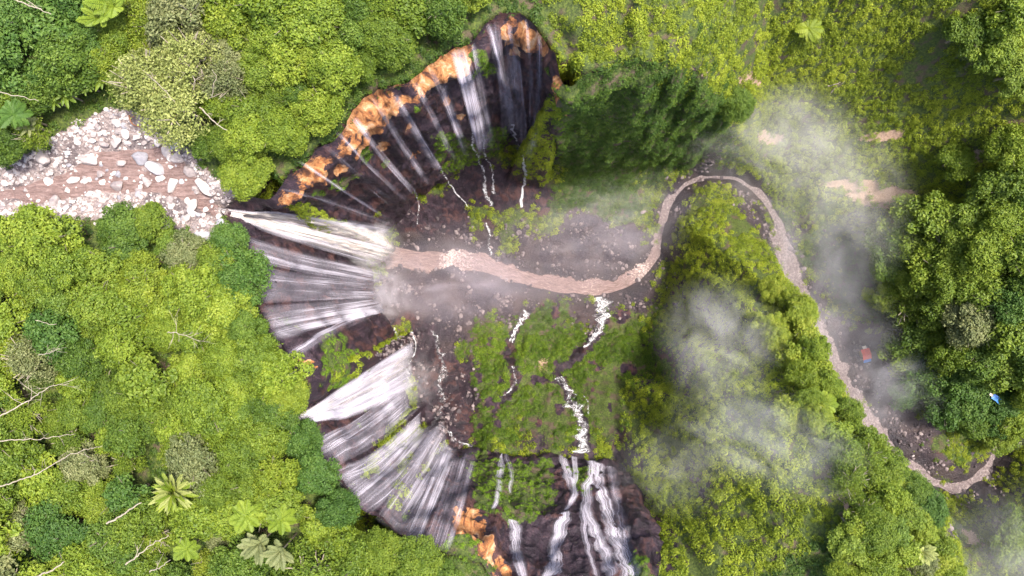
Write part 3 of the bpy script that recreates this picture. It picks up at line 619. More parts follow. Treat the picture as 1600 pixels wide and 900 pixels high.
def slide(label, path, w0, w1, mat=WHITE, root=None, cat='waterfall', name='waterfall', nw=7, outw=0.55, dens=0.05, part='water_strand', layers=1):
    """water that runs down over rock: the path (pixels) is laid on the ground it crosses"""
    pl = resample(np.array(path, float), 3.0); n = len(pl)
    C3 = []; 
    for u, v in pl:
        p, nn = hit(u, v); C3.append(np.array(p + nn * outw))
    C3 = np.array(C3)
    for k in range(3): C3[:, k] = np.convolve(np.pad(C3[:, k], 2, mode='edge'), np.ones(5) / 5, mode='valid')
    view = C3 - np.array((0, 0, CAMZ)); tg = np.gradient(C3, axis=0)
    side = np.cross(tg, np.array([hit(u, v)[1] for u, v in pl])); side /= np.linalg.norm(side, axis=1, keepdims=True) + 1e-9
    for k in range(3): side[:, k] = np.convolve(np.pad(side[:, k], 4, mode='edge'), np.ones(9) / 9, mode='valid')
    L = np.r_[0, np.cumsum(np.linalg.norm(np.diff(C3, axis=0), axis=1))]
    wav = 1.0 if mat is CREEK else 0.3
    W = np.linspace(w0, w1, n) * (1 + 0.45 * wav * fbm(np.c_[L * 0.25, L * 0, L * 0 + path[0][0]], 3, 5))
    V = []; F = []; UVs = []; E = []; D = []; base = 0
    sx = np.linspace(-1, 1, nw)
    for ly in range(layers):
        mid = C3 + side * (fbm(np.c_[L * 0.45, L * 0 + ly * 9, L * 0 + path[0][1]], 4, 6) * W * (0.7 + 0.4 * ly) * wav)[:, None]
        V.append((mid[:, None, :] + side[:, None, :] * (sx[None, :, None] * W[:, None, None] / 2)).reshape(-1, 3) + np.array((0, 0, 0.12 * ly)))
        UVs.append(np.stack([sx[None, :] * W[:, None] / 2 * (1 if mat is CREEK else 2.6) + path[0][0] + ly * 5, np.repeat(L[:, None], nw, 1)], -1).reshape(-1, 2))
        e = np.repeat((1 - np.abs(sx) ** 4)[None, :], n, 0); e[0] = 0; e[-1] = 0
        D.append((dens - 0.10 * np.abs(sx)[None, :] ** 2 + 0 * L[:, None]).ravel() + (0.10 * fbm(np.c_[L * 0.4, L * 0 + ly, L * 0 + path[0][0]], 3, 8))[:, None].repeat(nw, 1).ravel() * (mat is CREEK)); E.append(e.ravel()); ix = np.arange(n * nw).reshape(n, nw) + base; base += n * nw
        F.append(np.stack([ix[:-1, :-1], ix[:-1, 1:], ix[1:, 1:], ix[1:, :-1]], -1).reshape(-1, 4))
    me = mesh_np(part, np.concatenate(V), np.concatenate(F), [mat], True, np.concatenate(UVs), {'edge': np.concatenate(E), 'dens': np.concatenate(D)})
    if root is None:
        root = link(name, None, None, tuple(C3[0])); tag(root, label, cat)
    o = link(part, me, root); o.matrix_parent_inverse = Matrix.Translation(-root.location)
    return root

# great muddy jet at the stream mouth
r = fall('broad cream-white jet pouring from the muddy boulder stream mouth', [(331,322,97.0),(338,335,96.9)], [(600,358,1),(612,385,0),(606,416,1)], JET, nlayer=4, free=0.9, dens=0.12, bulge=1.4, seed=3, du=0.3)
add_sheet(r, [(333,323,97.1),(340,336,97.0)], [(596,352,3),(612,385,1),(606,420,2)], WHITE, nlayer=3, free=0.9, dens=0.06, bulge=1.8, seed=31, du=0.3)
# curtains left of the pool
fall('grey-white water curtain falling just below the broad cream jet', [(378,364,99.5),(384,385,100),(388,410,100)], [(606,424,1),(602,436,1),(600,446,1)], WHITE, nlayer=2, dens=-0.005, seed=4)
fall('wide streaky water curtain in the middle of the dark western cliff', [(388,412,100),(396,440,100),(404,475,100)], [(602,440,2),(600,452,2),(598,466,2)], WHITE, nlayer=2, dens=-0.01, seed=5)
fall('pale water curtain above the orange ledge west of the pool', [(404,478,100),(418,508,100),(432,538,100)], [(598,462,3),(595,476,3),(592,488,4)], WHITE, nlayer=2, dens=0.01, seed=6)
fall('thin slanting fall over the orange ledge beneath the wide curtain', [(440,550,100),(456,568,100)], [(596,484,6),(592,496,6)], VEIL, nlayer=2, dens=0.0, seed=7)
# second jet and the fan
r = fall('dense white jet shooting from the forest edge over the fan', [(456,652,99.4),(462,660,99.2)], [(622,552,9),(640,566,8),(644,590,9)], JET, nlayer=2, free=0.9, dens=0.0, bulge=1.6, seed=9, du=0.3)
add_sheet(r, [(462,656,99.2),(466,664,99)], [(618,548,9),(640,566,8),(646,606,11)], WHITE, nlayer=3, free=0.9, dens=0.08, seed=37, du=0.3)
fall('western wing of the fan-shaped fall beside the white jet', [(484,690,100),(500,714,100),(516,738,100)], [(626,604,19),(632,630,23),(638,655,27)], WHITE, nlayer=2, dens=0.01, seed=10)
fall('middle of the fan-shaped fall, densest silver streaks', [(516,738,100),(534,768,100),(555,790,100),(578,808,100)], [(638,655,28),(650,684,29),(662,690,29),(675,694,29)], WHITE, nlayer=2, dens=0.01, seed=11)
fall('southern wing of the fan-shaped fall ending at the foam ledge', [(585,812,100),(622,838,100),(656,855,100)], [(672,690,29),(694,700,29),(718,704,30)], WHITE, nlayer=2, dens=0.015, seed=12)
fall('sparse outer veil of the fan beside the orange cliff', [(658,855,100),(690,860,100),(704,864,100)], [(714,704,30),(735,706,31),(746,708,32)], VEIL, nlayer=2, dens=0.0, seed=13)
# falls along the bottom edge
r = slide('slim forked fall on the green wall left of the bottom falls', [(770,800),(777,770),(782,735),(786,708)], 1.2, 3.0, WHITE, dens=0.04, layers=2)
slide(None, [(795,775),(800,740),(790,708)], 0.8, 2.2, VEIL, r, dens=0.06)
r = slide('narrow grey fall at the bottom edge under the slim forked fall', [(815,905),(808,870),(806,840),(802,812)], 2.6, 3.4, WHITE, dens=0.02, layers=2)
r = slide('bright white column fall at the bottom edge, widest below its neck', [(862,905),(868,870),(874,835),(884,800)], 4.6, 3.2, WHITE, dens=0.06, layers=2)
slide(None, [(884,802),(898,775),(888,745),(878,712)], 1.2, 4.2, WHITE, r, dens=0.03, layers=2)
slide(None, [(884,802),(896,778),(900,745),(896,712)], 0.9, 2.0, WHITE, r, dens=0.10)
r = slide('broad braided fall at the bottom edge, rightmost of all', [(990,905),(965,850),(945,800),(935,760),(930,722)], 6.0, 4.5, WHITE, dens=0.04, layers=2)
slide(None, [(960,905),(938,850),(915,800),(918,765),(925,720)], 3.6, 3.0, WHITE, r, dens=0.02, layers=2)
slide(None, [(1000,905),(985,860),(970,810),(960,760),(952,728)], 3.5, 3.2, VEIL, r, dens=0.0, layers=2)
slide(None, [(930,905),(920,870),(912,830),(914,790)], 2.2, 2.2, VEIL, r, dens=0.05)
# falls of the northern cliff
r = fall('longest thin fall of the top cliff, trailing far down the rock', [(757,38,101),(770,34,101)], [(796,196,28),(804,196,28)], VEIL, nlayer=3, dens=0.06, seed=20)
slide(None, [(799,190),(806,215),(818,240),(822,275),(815,305),(814,326)], 1.4, 0.9, CREEK, r, dens=0.16, outw=0.4)
fall('middle thin fall of the top cliff beside the orange patch', [(785,34,101),(794,34,101)], [(806,185,30),(814,185,30)], VEIL, nlayer=2, dens=-0.01, seed=21)
fall('short thin fall below the orange patch of the top cliff', [(818,28,101),(826,30,101)], [(822,170,34),(832,170,34)], VEIL, nlayer=2, dens=-0.02, seed=22)
r = fall('smoky veil fall on the purple rock left of the top notch', [(702,80,101),(716,72,101),(730,76,101)], [(734,196,32),(746,200,32),(756,206,32)], VEIL, nlayer=3, dens=0.04, seed=23)
slide(None, [(742,200),(738,225),(752,260),(760,300),(770,322)], 0.8, 1.6, CREEK, r, dens=0.05, outw=0.4)
slide(None, [(752,205),(756,235),(768,265),(772,305)], 0.7, 1.4, CREEK, r, dens=0.05, outw=0.4)
fall('short smoky veil between the orange rim and the veil fall', [(684,130,92),(698,128,92)], [(706,188,52),(720,190,52)], VEIL, nlayer=2, dens=0.0, seed=24)
r = fall('slanting thread fall below the middle of the orange rim', [(610,150,100),(622,146,100)], [(684,258,26),(690,262,26)], VEIL, nlayer=2, dens=0.02, seed=25)
slide(None, [(686,258),(704,290),(735,325)], 0.9, 0.6, CREEK, r, dens=0.08, outw=0.4)
r = fall('slanting thread fall at the western end of the orange rim', [(548,186,100),(560,180,100)], [(640,292,24),(648,296,24)], VEIL, nlayer=2, dens=0.03, seed=26)
slide(None, [(644,290),(655,320),(652,352)], 0.9, 0.6, CREEK, r, dens=0.05, outw=0.4)
fall('faint arching spray fall over the darkest rock hollow', [(500,226,100),(512,222,100)], [(604,322,16),(612,326,16)], VEIL, nlayer=2, dens=-0.02, seed=27)
for lb, a_, b_, dn, sd_ in (('thin fall left of the longest thin fall of the top cliff', (738,62), (762,192), 0.0, 51), ('thread of water between the two long falls of the top notch', (775,32), (792,176), -0.01, 52),
        ('short veil under the pale middle of the orange rim', (648,128), (700,232), 0.0, 53), ('thread fall right of the western orange rim fall', (585,152), (664,272), 0.0, 54),
        ('misty thread over the dark rock west of the green ledge', (528,206), (628,312), 0.0, 55), ('faint thread nearest the hair-thin arching fall', (468,252), (606,340), -0.02, 56), ('last faint thread at the right side of the top notch', (842,54), (840,168), -0.02, 57),
        ('soft veil just left of the smoky veil fall', (672,106), (716,206), 0.01, 58)):
    fall(lb, [(a_[0] - 6, a_[1], 100.5), (a_[0] + 6, a_[1], 100.5)], [(b_[0] - 5, b_[1], 28), (b_[0] + 5, b_[1], 28)], VEIL, nlayer=2, dens=dn, seed=sd_)
fall('hair-thin arching fall just above the broad cream jet', [(432,296,100),(440,292,100)], [(604,352,8),(612,354,8)], VEIL, nlayer=2, dens=-0.03, seed=28)
# creeks on the talus, the mossy slope and the ledge
def creek(label, path, w0, w1, **kw):
    kw['layers'] = kw.get('layers', 1) + 1; kw['dens'] = kw.get('dens', 0) - 0.11; w0 *= 0.85; w1 *= 0.9
    return slide(label, path, w0, w1, CREEK, None, 'creek', 'creek', part='white_water', **kw)
creek('white trickle joining the brown river below the top cliff', [(757,345),(768,362),(764,378),(766,402)], 0.8, 1.1, dens=0.12, outw=0.35)
r = creek('foaming creek plunging over the bottom ledge from the moss', [(872,588),(886,606),(894,626),(906,650),(914,672),(912,690),(908,712)], 2.4, 3.2, dens=0.12, outw=0.4, layers=2)
slide(None, [(912,618),(922,634),(918,652)], 0.8, 0.8, CREEK, r, part='white_water', dens=0.06)
r = creek('white cascade meeting the river bend beneath the mossy slope', [(912,546),(925,532),(936,515),(944,495),(940,478),(937,462)], 1.2, 4.2, dens=0.14, outw=0.4, layers=2)
creek('small white cascade left of the river bend cascade', [(797,538),(804,520),(815,500),(822,484)], 1.0, 2.4, dens=0.14, outw=0.4, layers=2)
creek('tiny splash of white water by the river gravel', [(842,462),(846,448)], 1.1, 1.1, dens=0.1, outw=0.4)
creek('thin broken creek in the moss above the small cascade', [(786,622),(802,606),(806,588),(800,570)], 1.1, 1.0, dens=0.10, outw=0.4)
r = creek('lacework creek leaving the foam ledge past the dark boulders', [(655,682),(682,660),(692,635),(684,610),(694,585),(688,555),(684,525),(672,515)], 2.0, 1.6, dens=0.07, outw=0.45, layers=2)
r = creek('foamy water running down from the foot of the white jet', [(634,600),(640,570),(630,545),(620,525),(612,512)], 3.0, 1.8, dens=0.10, outw=0.45, layers=2)
slide(None, [(640,570),(648,540),(642,518)], 1.4, 1.6, CREEK, r, part='white_water', dens=0.10)
creek('dark-sided creek along the foot of the fan', [(636,676),(634,645),(632,615),(634,590)], 1.4, 1.6, dens=0.06, outw=0.45, layers=2)
creek('foam line along the ledge at the foot of the fan', [(640,684),(664,682),(690,666),(712,690),(742,700)], 1.4, 1.0, dens=0.10, outw=0.5, layers=2)
print('water', round(time.time() - T0, 1))

# ------------------------------------------------------------------ foliage prototypes
def leaf_quads(c, nrm_, size, rng, aspect=1.7):
    """diamond leaves at points c facing roughly along nrm_"""
    n = len(c); a = rng.normal(size=(n, 3)); t = np.cross(nrm_, a); t /= np.linalg.norm(t, axis=1, keepdims=True) + 1e-9
    b = np.cross(nrm_, t); s = size[:, None]
    bend = nrm_ * s * 0.12
    V = np.stack([c - t * s * aspect / 2, c - b * s / 2 + bend, c + t * s * aspect / 2 - bend, c + b * s / 2 + bend], 1).reshape(-1, 3)
    return V, np.arange(n * 4).reshape(n, 4)
def crown_mesh(name, seed, nl=30, per=470, leaf=0.058, feather=0.0, squash=0.7):
    rng = np.random.default_rng(seed); V = []; F = []; Tn = []; base = 0
    cs = [((0, 0, 1.55), 0.62)]
    for i in range(nl):
        a = i * 2.39996 + rng.uniform(-0.4, 0.4); r_ = math.sqrt((i + 0.6) / nl) * rng.uniform(0.60, 0.88) * (1 + 0.22 * math.sin(2 * a + seed) + 0.12 * math.sin(3 * a + 2 * seed)); z = 1.45 + (0.62 - r_ * r_ * 0.72) * squash + rng.uniform(-0.16, 0.16)
        cs.append(((r_ * math.cos(a), r_ * math.sin(a), z), rng.uniform(0.13, 0.31)))
    for i in range(nl // 2):
        a = rng.uniform(0, 6.28); cs.append(((0.75 * math.cos(a), 0.75 * math.sin(a), 1.15 + rng.uniform(-0.15, 0.1)), rng.uniform(0.26, 0.4)))
    for c, r_ in cs:
        n = int(per * (r_ / 0.34) ** 2 * (1 - 0.45 * feather)); d_ = rng.normal(size=(n, 3)); d_[:, 2] = np.abs(d_[:, 2]) * 1.1 - 0.35
        d_ /= np.linalg.norm(d_, axis=1, keepdims=True)
        # sub-lumps roughen each bough
        lump = vnoise(d_ * 2.6 + seed * 3.7, seed) * 0.28 + vnoise(d_ * 5.5, seed + 4) * 0.20
        rad = r_ * (1 + lump) * (rng.uniform(0.68 - 0.2 * feather, 1.10, n))
        p = np.array(c) + d_ * rad[:, None] * np.array([1, 1, 0.86])
        nn = d_ + rng.normal(size=(n, 3)) * (0.42 + 0.4 * feather); nn[:, 2] += 0.35; nn /= np.linalg.norm(nn, axis=1, keepdims=True)
        v, f = leaf_quads(p, nn, leaf * rng.uniform(0.6, 1.35, n), rng)
        V.append(v); F.append(f + base); base += len(v)
        tv_ = np.clip(rng.uniform(0.15, 0.55) + rng.normal(size=n) * 0.2 + lump * 0.9 + 0.1, 0, 1); Tn.append(np.repeat(tv_, 4))
    return mesh_np(name, np.concatenate(V), np.concatenate(F), [LEAF['b']], False, None, {'tint': np.concatenate(Tn)})
def tube(path, radii, seg=7):
    path = np.asarray(path, float); n = len(path); tg = np.gradient(path, axis=0); tg /= np.linalg.norm(tg, axis=1, keepdims=True) + 1e-9
    ref = np.array([0.31, 0.17, 0.93]); V = []
    for i in range(n):
        r_ = ref if abs(tg[i] @ ref) < 0.95 else np.array([1.0, 0, 0])
        a = np.cross(tg[i], r_); a /= np.linalg.norm(a); b = np.cross(tg[i], a)
        for k in range(seg):
            an = k * 2 * math.pi / seg; V.append(path[i] + radii[i] * (math.cos(an) * a + math.sin(an) * b))
    F = [(i * seg + k, i * seg + (k + 1) % seg, (i + 1) * seg + (k + 1) % seg, (i + 1) * seg + k) for i in range(n - 1) for k in range(seg)]
    return np.array(V), np.array(F)
def join(parts):
    V = []; F = []; b = 0
    for v, f in parts: V.append(v); F.append(np.asarray(f) + b); b += len(v)
    return np.concatenate(V), np.concatenate(F)
def trunk_mesh(name, seed, mat, reach=0.55, nlimb=7):
    rng = np.random.default_rng(seed); ps = []
    z = np.linspace(-0.15, 1.15, 6); bx = np.cumsum(rng.normal(size=6) * 0.03); by = np.cumsum(rng.normal(size=6) * 0.03)
    ps.append(tube(np.c_[bx, by, z], np.linspace(0.085, 0.05, 6), 8))
    for i in range(nlimb):
        a = i * 6.28 / nlimb + rng.uniform(-0.3, 0.3); r_ = rng.uniform(0.6, 1.0) * reach / 0.7; t = np.linspace(0, 1, 5)[:, None]
        s_ = np.array([bx[4], by[4], rng.uniform(0.7, 1.1)]); e = np.array([r_ * math.cos(a) * 0.8, r_ * math.sin(a) * 0.8, rng.uniform(1.45, 1.9)])
        path = s_ + (e - s_) * t + np.array([0, 0, 0.12]) * np.sin(t * math.pi) + rng.normal(size=(5, 3)) * 0.03
        ps.append(tube(path, np.linspace(0.042, 0.012, 5), 5))
        for _ in range(2):
            e2 = path[3] + rng.normal(size=3) * 0.25 + np.array([0, 0, 0.15]); ps.append(tube(np.array([path[2], (path[2] + e2) / 2 + rng.normal(size=3) * 0.03, e2]), [0.02, 0.014, 0.007], 4))
    V, F = join(ps); return mesh_np(name, V, F, [mat], True)
CROWNS = {'round': [crown_mesh('crown_round', 101 + i, (24, 34, 18, 28, 14, 40)[i], (470, 500, 380, 470, 260, 560)[i], (0.055, 0.05, 0.066, 0.06, 0.085, 0.046)[i], (0, 0, 0.2, 0.1, 0.3, 0)[i], (0.7, 0.6, 0.9, 0.5, 0.7, 0.65)[i]) for i in range(6)],
          'wide': [crown_mesh('crown_wide', 131 + i, 34, 380, 0.054, 0.25, 0.5) for i in range(4)],
          'feather': [crown_mesh('crown_feathery', 151 + i, 20, 420, 0.045, 0.9, 0.6) for i in range(3)]}
TRUNKS = {'n': [trunk_mesh('trunk', 201 + i, BARK) for i in range(3)], 'p': [trunk_mesh('trunk_pale', 211 + i, PALEWOOD, 0.8, 8) for i in range(3)]}
def clump_mesh(name, seed, n, leaf, mat, up=0.5, aspect=1.8):
    rng = np.random.default_rng(seed); d_ = rng.normal(size=(n, 3)); d_[:, 2] = np.abs(d_[:, 2]); d_ /= np.linalg.norm(d_, axis=1, keepdims=True)
    lump = vnoise(d_ * 2.2 + seed, seed) * 0.35
    p = d_ * (rng.uniform(0.55, 1.0, n) * (1 + lump))[:, None] * np.array([1, 1, 0.75]) * 0.5
    nn = d_ + rng.normal(size=(n, 3)) * 0.45; nn[:, 2] += up; nn /= np.linalg.norm(nn, axis=1, keepdims=True)
    V, F = leaf_quads(p, nn, leaf * rng.uniform(0.6, 1.4, n), rng, aspect)
    return mesh_np(name, V, F, [mat], False, None, {'tint': np.repeat(np.clip(rng.uniform(0.25, 0.6) + rng.normal(size=n) * 0.2 + lump, 0, 1), 4)})
def scatter(name, label, pts_, nrm_, scl, tint, protos):
    """countless small plants: one object that repeats a few clumps over its points"""
    n = len(pts_); me = bpy.data.meshes.new(name); me.vertices.add(n); me.vertices.foreach_set('co', np.asarray(pts_, np.float32).ravel())
    nn = nrm_ * 0.6 + np.array([0, 0, 0.5]); nn /= np.linalg.norm(nn, axis=1, keepdims=True)
    rot = np.stack([RNG.normal(size=n) * 0.15, np.arccos(np.clip(nn[:, 2], -1, 1)), np.arctan2(nn[:, 1], nn[:, 0])], 1)
    flat_ = nn[:, 2] > 0.93; rot[flat_, 2] = RNG.uniform(0, 6.28, flat_.sum()); rot[flat_, 1] *= 0.2
    for an, tp, fld, av in (('scl', 'FLOAT', 'value', scl), ('itint', 'FLOAT', 'value', tint), ('rot', 'FLOAT_VECTOR', 'vector', rot)):
        a = me.attributes.new(an, tp, 'POINT'); a.data.foreach_set(fld, np.asarray(av, np.float32).ravel())
    col = bpy.data.collections.new(name + '_clumps')
    for i, pm in enumerate(protos):
        col.objects.link(bpy.data.objects.new(name + '_clump', pm))
    ng = bpy.data.node_groups.new(name + '_nodes', 'GeometryNodeTree')
    ng.interface.new_socket('Geometry', in_out='INPUT', socket_type='NodeSocketGeometry'); ng.interface.new_socket('Geometry', in_out='OUTPUT', socket_type='NodeSocketGeometry')
    nd, lk = ng.nodes, ng.links; gi = nd.new('NodeGroupInput'); go = nd.new('NodeGroupOutput')
    ci = nd.new('GeometryNodeCollectionInfo'); ci.inputs['Collection'].default_value = col; ci.inputs['Separate Children'].default_value = True; ci.inputs['Reset Children'].default_value = True
    ip = nd.new('GeometryNodeInstanceOnPoints'); ip.inputs['Pick Instance'].default_value = True
    def na(nm, ty):
        a = nd.new('GeometryNodeInputNamedAttribute'); a.data_type = ty; a.inputs[0].default_value = nm; return a.outputs[0]
    rv_ = nd.new('FunctionNodeRandomValue'); rv_.data_type = 'INT'
    for s_ in rv_.inputs:
        if s_.name == 'Min' and s_.type == 'INT': s_.default_value = 0
        if s_.name == 'Max' and s_.type == 'INT': s_.default_value = len(protos) - 1
    er = nd.new('FunctionNodeEulerToRotation'); lk.new(na('rot', 'FLOAT_VECTOR'), er.inputs[0])
    m2p = nd.new('GeometryNodeMeshToPoints'); lk.new(gi.outputs[0], m2p.inputs[0]); lk.new(m2p.outputs[0], ip.inputs['Points'])
    lk.new(ci.outputs[0], ip.inputs['Instance']); lk.new(er.outputs[0], ip.inputs['Rotation']); lk.new(na('scl', 'FLOAT'), ip.inputs['Scale'])
    lk.new([o for o in rv_.outputs if o.type == 'INT'][0], ip.inputs['Instance Index']); lk.new(ip.outputs[0], go.inputs[0])
    o = link(name, me); md = o.modifiers.new('repeat', 'NODES'); md.node_group = ng
    tag(o, label, None, None, 'stuff'); return o

# ------------------------------------------------------------------ countless low plants
def sample_faces(V, Fq, wgt, density):
    a, b, c, d_ = (V[Fq[:, k]] for k in range(4)); n1 = np.cross(c - a, d_ - b); ar = np.linalg.norm(n1, axis=1) / 2
    w_ = wgt[Fq].mean(1); lam = ar * w_ * density; cnt = RNG.poisson(lam); ii = np.repeat(np.arange(len(Fq)), cnt)
    u = RNG.uniform(size=(len(ii), 1)); v = RNG.uniform(size=(len(ii), 1))
    p = (a[ii] * (1 - u) + b[ii] * u) * (1 - v) + (d_[ii] * (1 - u) + c[ii] * u) * v
    nn = n1[ii] / (np.linalg.norm(n1[ii], axis=1, keepdims=True) + 1e-9); nn[nn[:, 2] < 0] *= -1
    return p, nn
zcap = np.clip(CAMZ - H, 1, None); inview = ((np.abs(XX) < 840 * zcap / FPX + 4) & (np.abs(YY) < 490 * zcap / FPX + 4)).astype(np.float32)
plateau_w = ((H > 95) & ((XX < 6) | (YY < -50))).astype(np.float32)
base_veg = np.clip(veg, 0, 1) * inview
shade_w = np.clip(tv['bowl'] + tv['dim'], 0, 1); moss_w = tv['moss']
patch = fbm(pp * 0.10, 3, 97)
def under(name, label, kind, w_, density, smin, smax, nleaf, leaf, extra=None, tshift=0.0):
    p, nn = sample_faces(verts, tfaces, (w_).ravel(), density)
    if extra is not None:
        p2, n2 = sample_faces(cverts, cfaces, extra, density * 0.8); nd_ = np.repeat(nrm, NT, 0); p = np.r_[p, p2]; nn = np.r_[nn, n2]
    sc_ = smin + (smax - smin) * RNG.uniform(size=len(p)) ** 1.8
    tint = np.clip(0.5 + fbm(p * 0.10, 4, 5) * 1.5 + RNG.normal(size=len(p)) * 0.18 + tshift, 0, 1)
    prot = [clump_mesh(name + '_leaves', 300 + i + len(name), nleaf, leaf, UNDER[kind]) for i in range(5)]
    print(name, len(p)); return scatter(name, label, p, nn, sc_, tint, prot)
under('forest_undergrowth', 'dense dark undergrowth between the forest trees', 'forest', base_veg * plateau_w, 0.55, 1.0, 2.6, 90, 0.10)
sl = base_veg * (1 - plateau_w) * (1 - moss_w) * (1 - shade_w)
under('hillside_shrubs', 'bright yellow-green shrubs covering the open hillsides', 'slope', sl * smooth01(patch + fbm(pp * 0.4, 3, 143) * 0.4, -0.55, -0.25), 1.05, 0.6, 2.7, 120, 0.085)
under('mossy_plants', 'low olive plants on the slope below the falls', 'moss', base_veg * moss_w * smooth01(patch + fbm(pp * 0.5, 3, 141) * 0.6, -0.40, 0.0), 2.0, 0.35, 2.4, 80, 0.095)
under('damp_plants', 'dark green plants in the shaded bowl and canyon wall', 'shade', base_veg * shade_w * (1 - moss_w), 1.3, 0.6, 2.5, 90, 0.09, np.where(cverts[:, 0] > 12, c_veg, 0) * (cverts[:, 1] > 0))  # shade of the bowl and canyon is put into the leaf colour
under('cliff_plants', 'vivid green plants clinging to the wet cliff', 'vivid', base_veg * 0, 1.3, 0.5, 1.5, 70, 0.11, np.where((cverts[:, 0] > 12) & (cverts[:, 1] > 0), 0, c_veg))
print('plants', round(time.time() - T0, 1))

# ------------------------------------------------------------------ trees
SPEC = {'a': 'lime-green', 'b': 'mid-green', 'c': 'deep green', 'd': 'grey-olive', 'e': 'straw-coloured feathery', 'f': 'blue-green', 'y': 'yellow-green'}
LAND = [('boulder stream', 170, 260), ('broad cream jet', 380, 345), ('western curtain falls', 415, 500), ('white jet over the fan', 462, 655), ('fan-shaped fall', 545, 785),
        ('orange rim', 600, 140), ('notch of the top cliff', 790, 25), ('bottom orange cliff', 745, 880), ('top edge above the boulder stream', 120, 20), ('straw-coloured feathery trees', 290, 130),
        ('star-leaved fern', 292, 858), ('bleached leaning trunk', 195, 800), ('plumed palm', 272, 768), ('bare white branches', 60, 610), ('bottom corner left of the fern', 60, 870), ('middle of the left edge', 20, 460),
        ('red shelter', 1347, 552), ('river bend at the canyon', 1230, 380), ('muddy path', 1345, 800), ('gravel bend of the lower river', 1500, 770), ('pink landslide scar', 1570, 200),
        ('blue shelter', 1517, 614), ('top right corner', 1540, 30), ('dark green bowl', 1040, 120), ('drifting mist', 1200, 650), ('brown scar above the canyon', 1380, 305), ('lower right corner', 1560, 870), ('top edge beside the notch', 980, 20)]
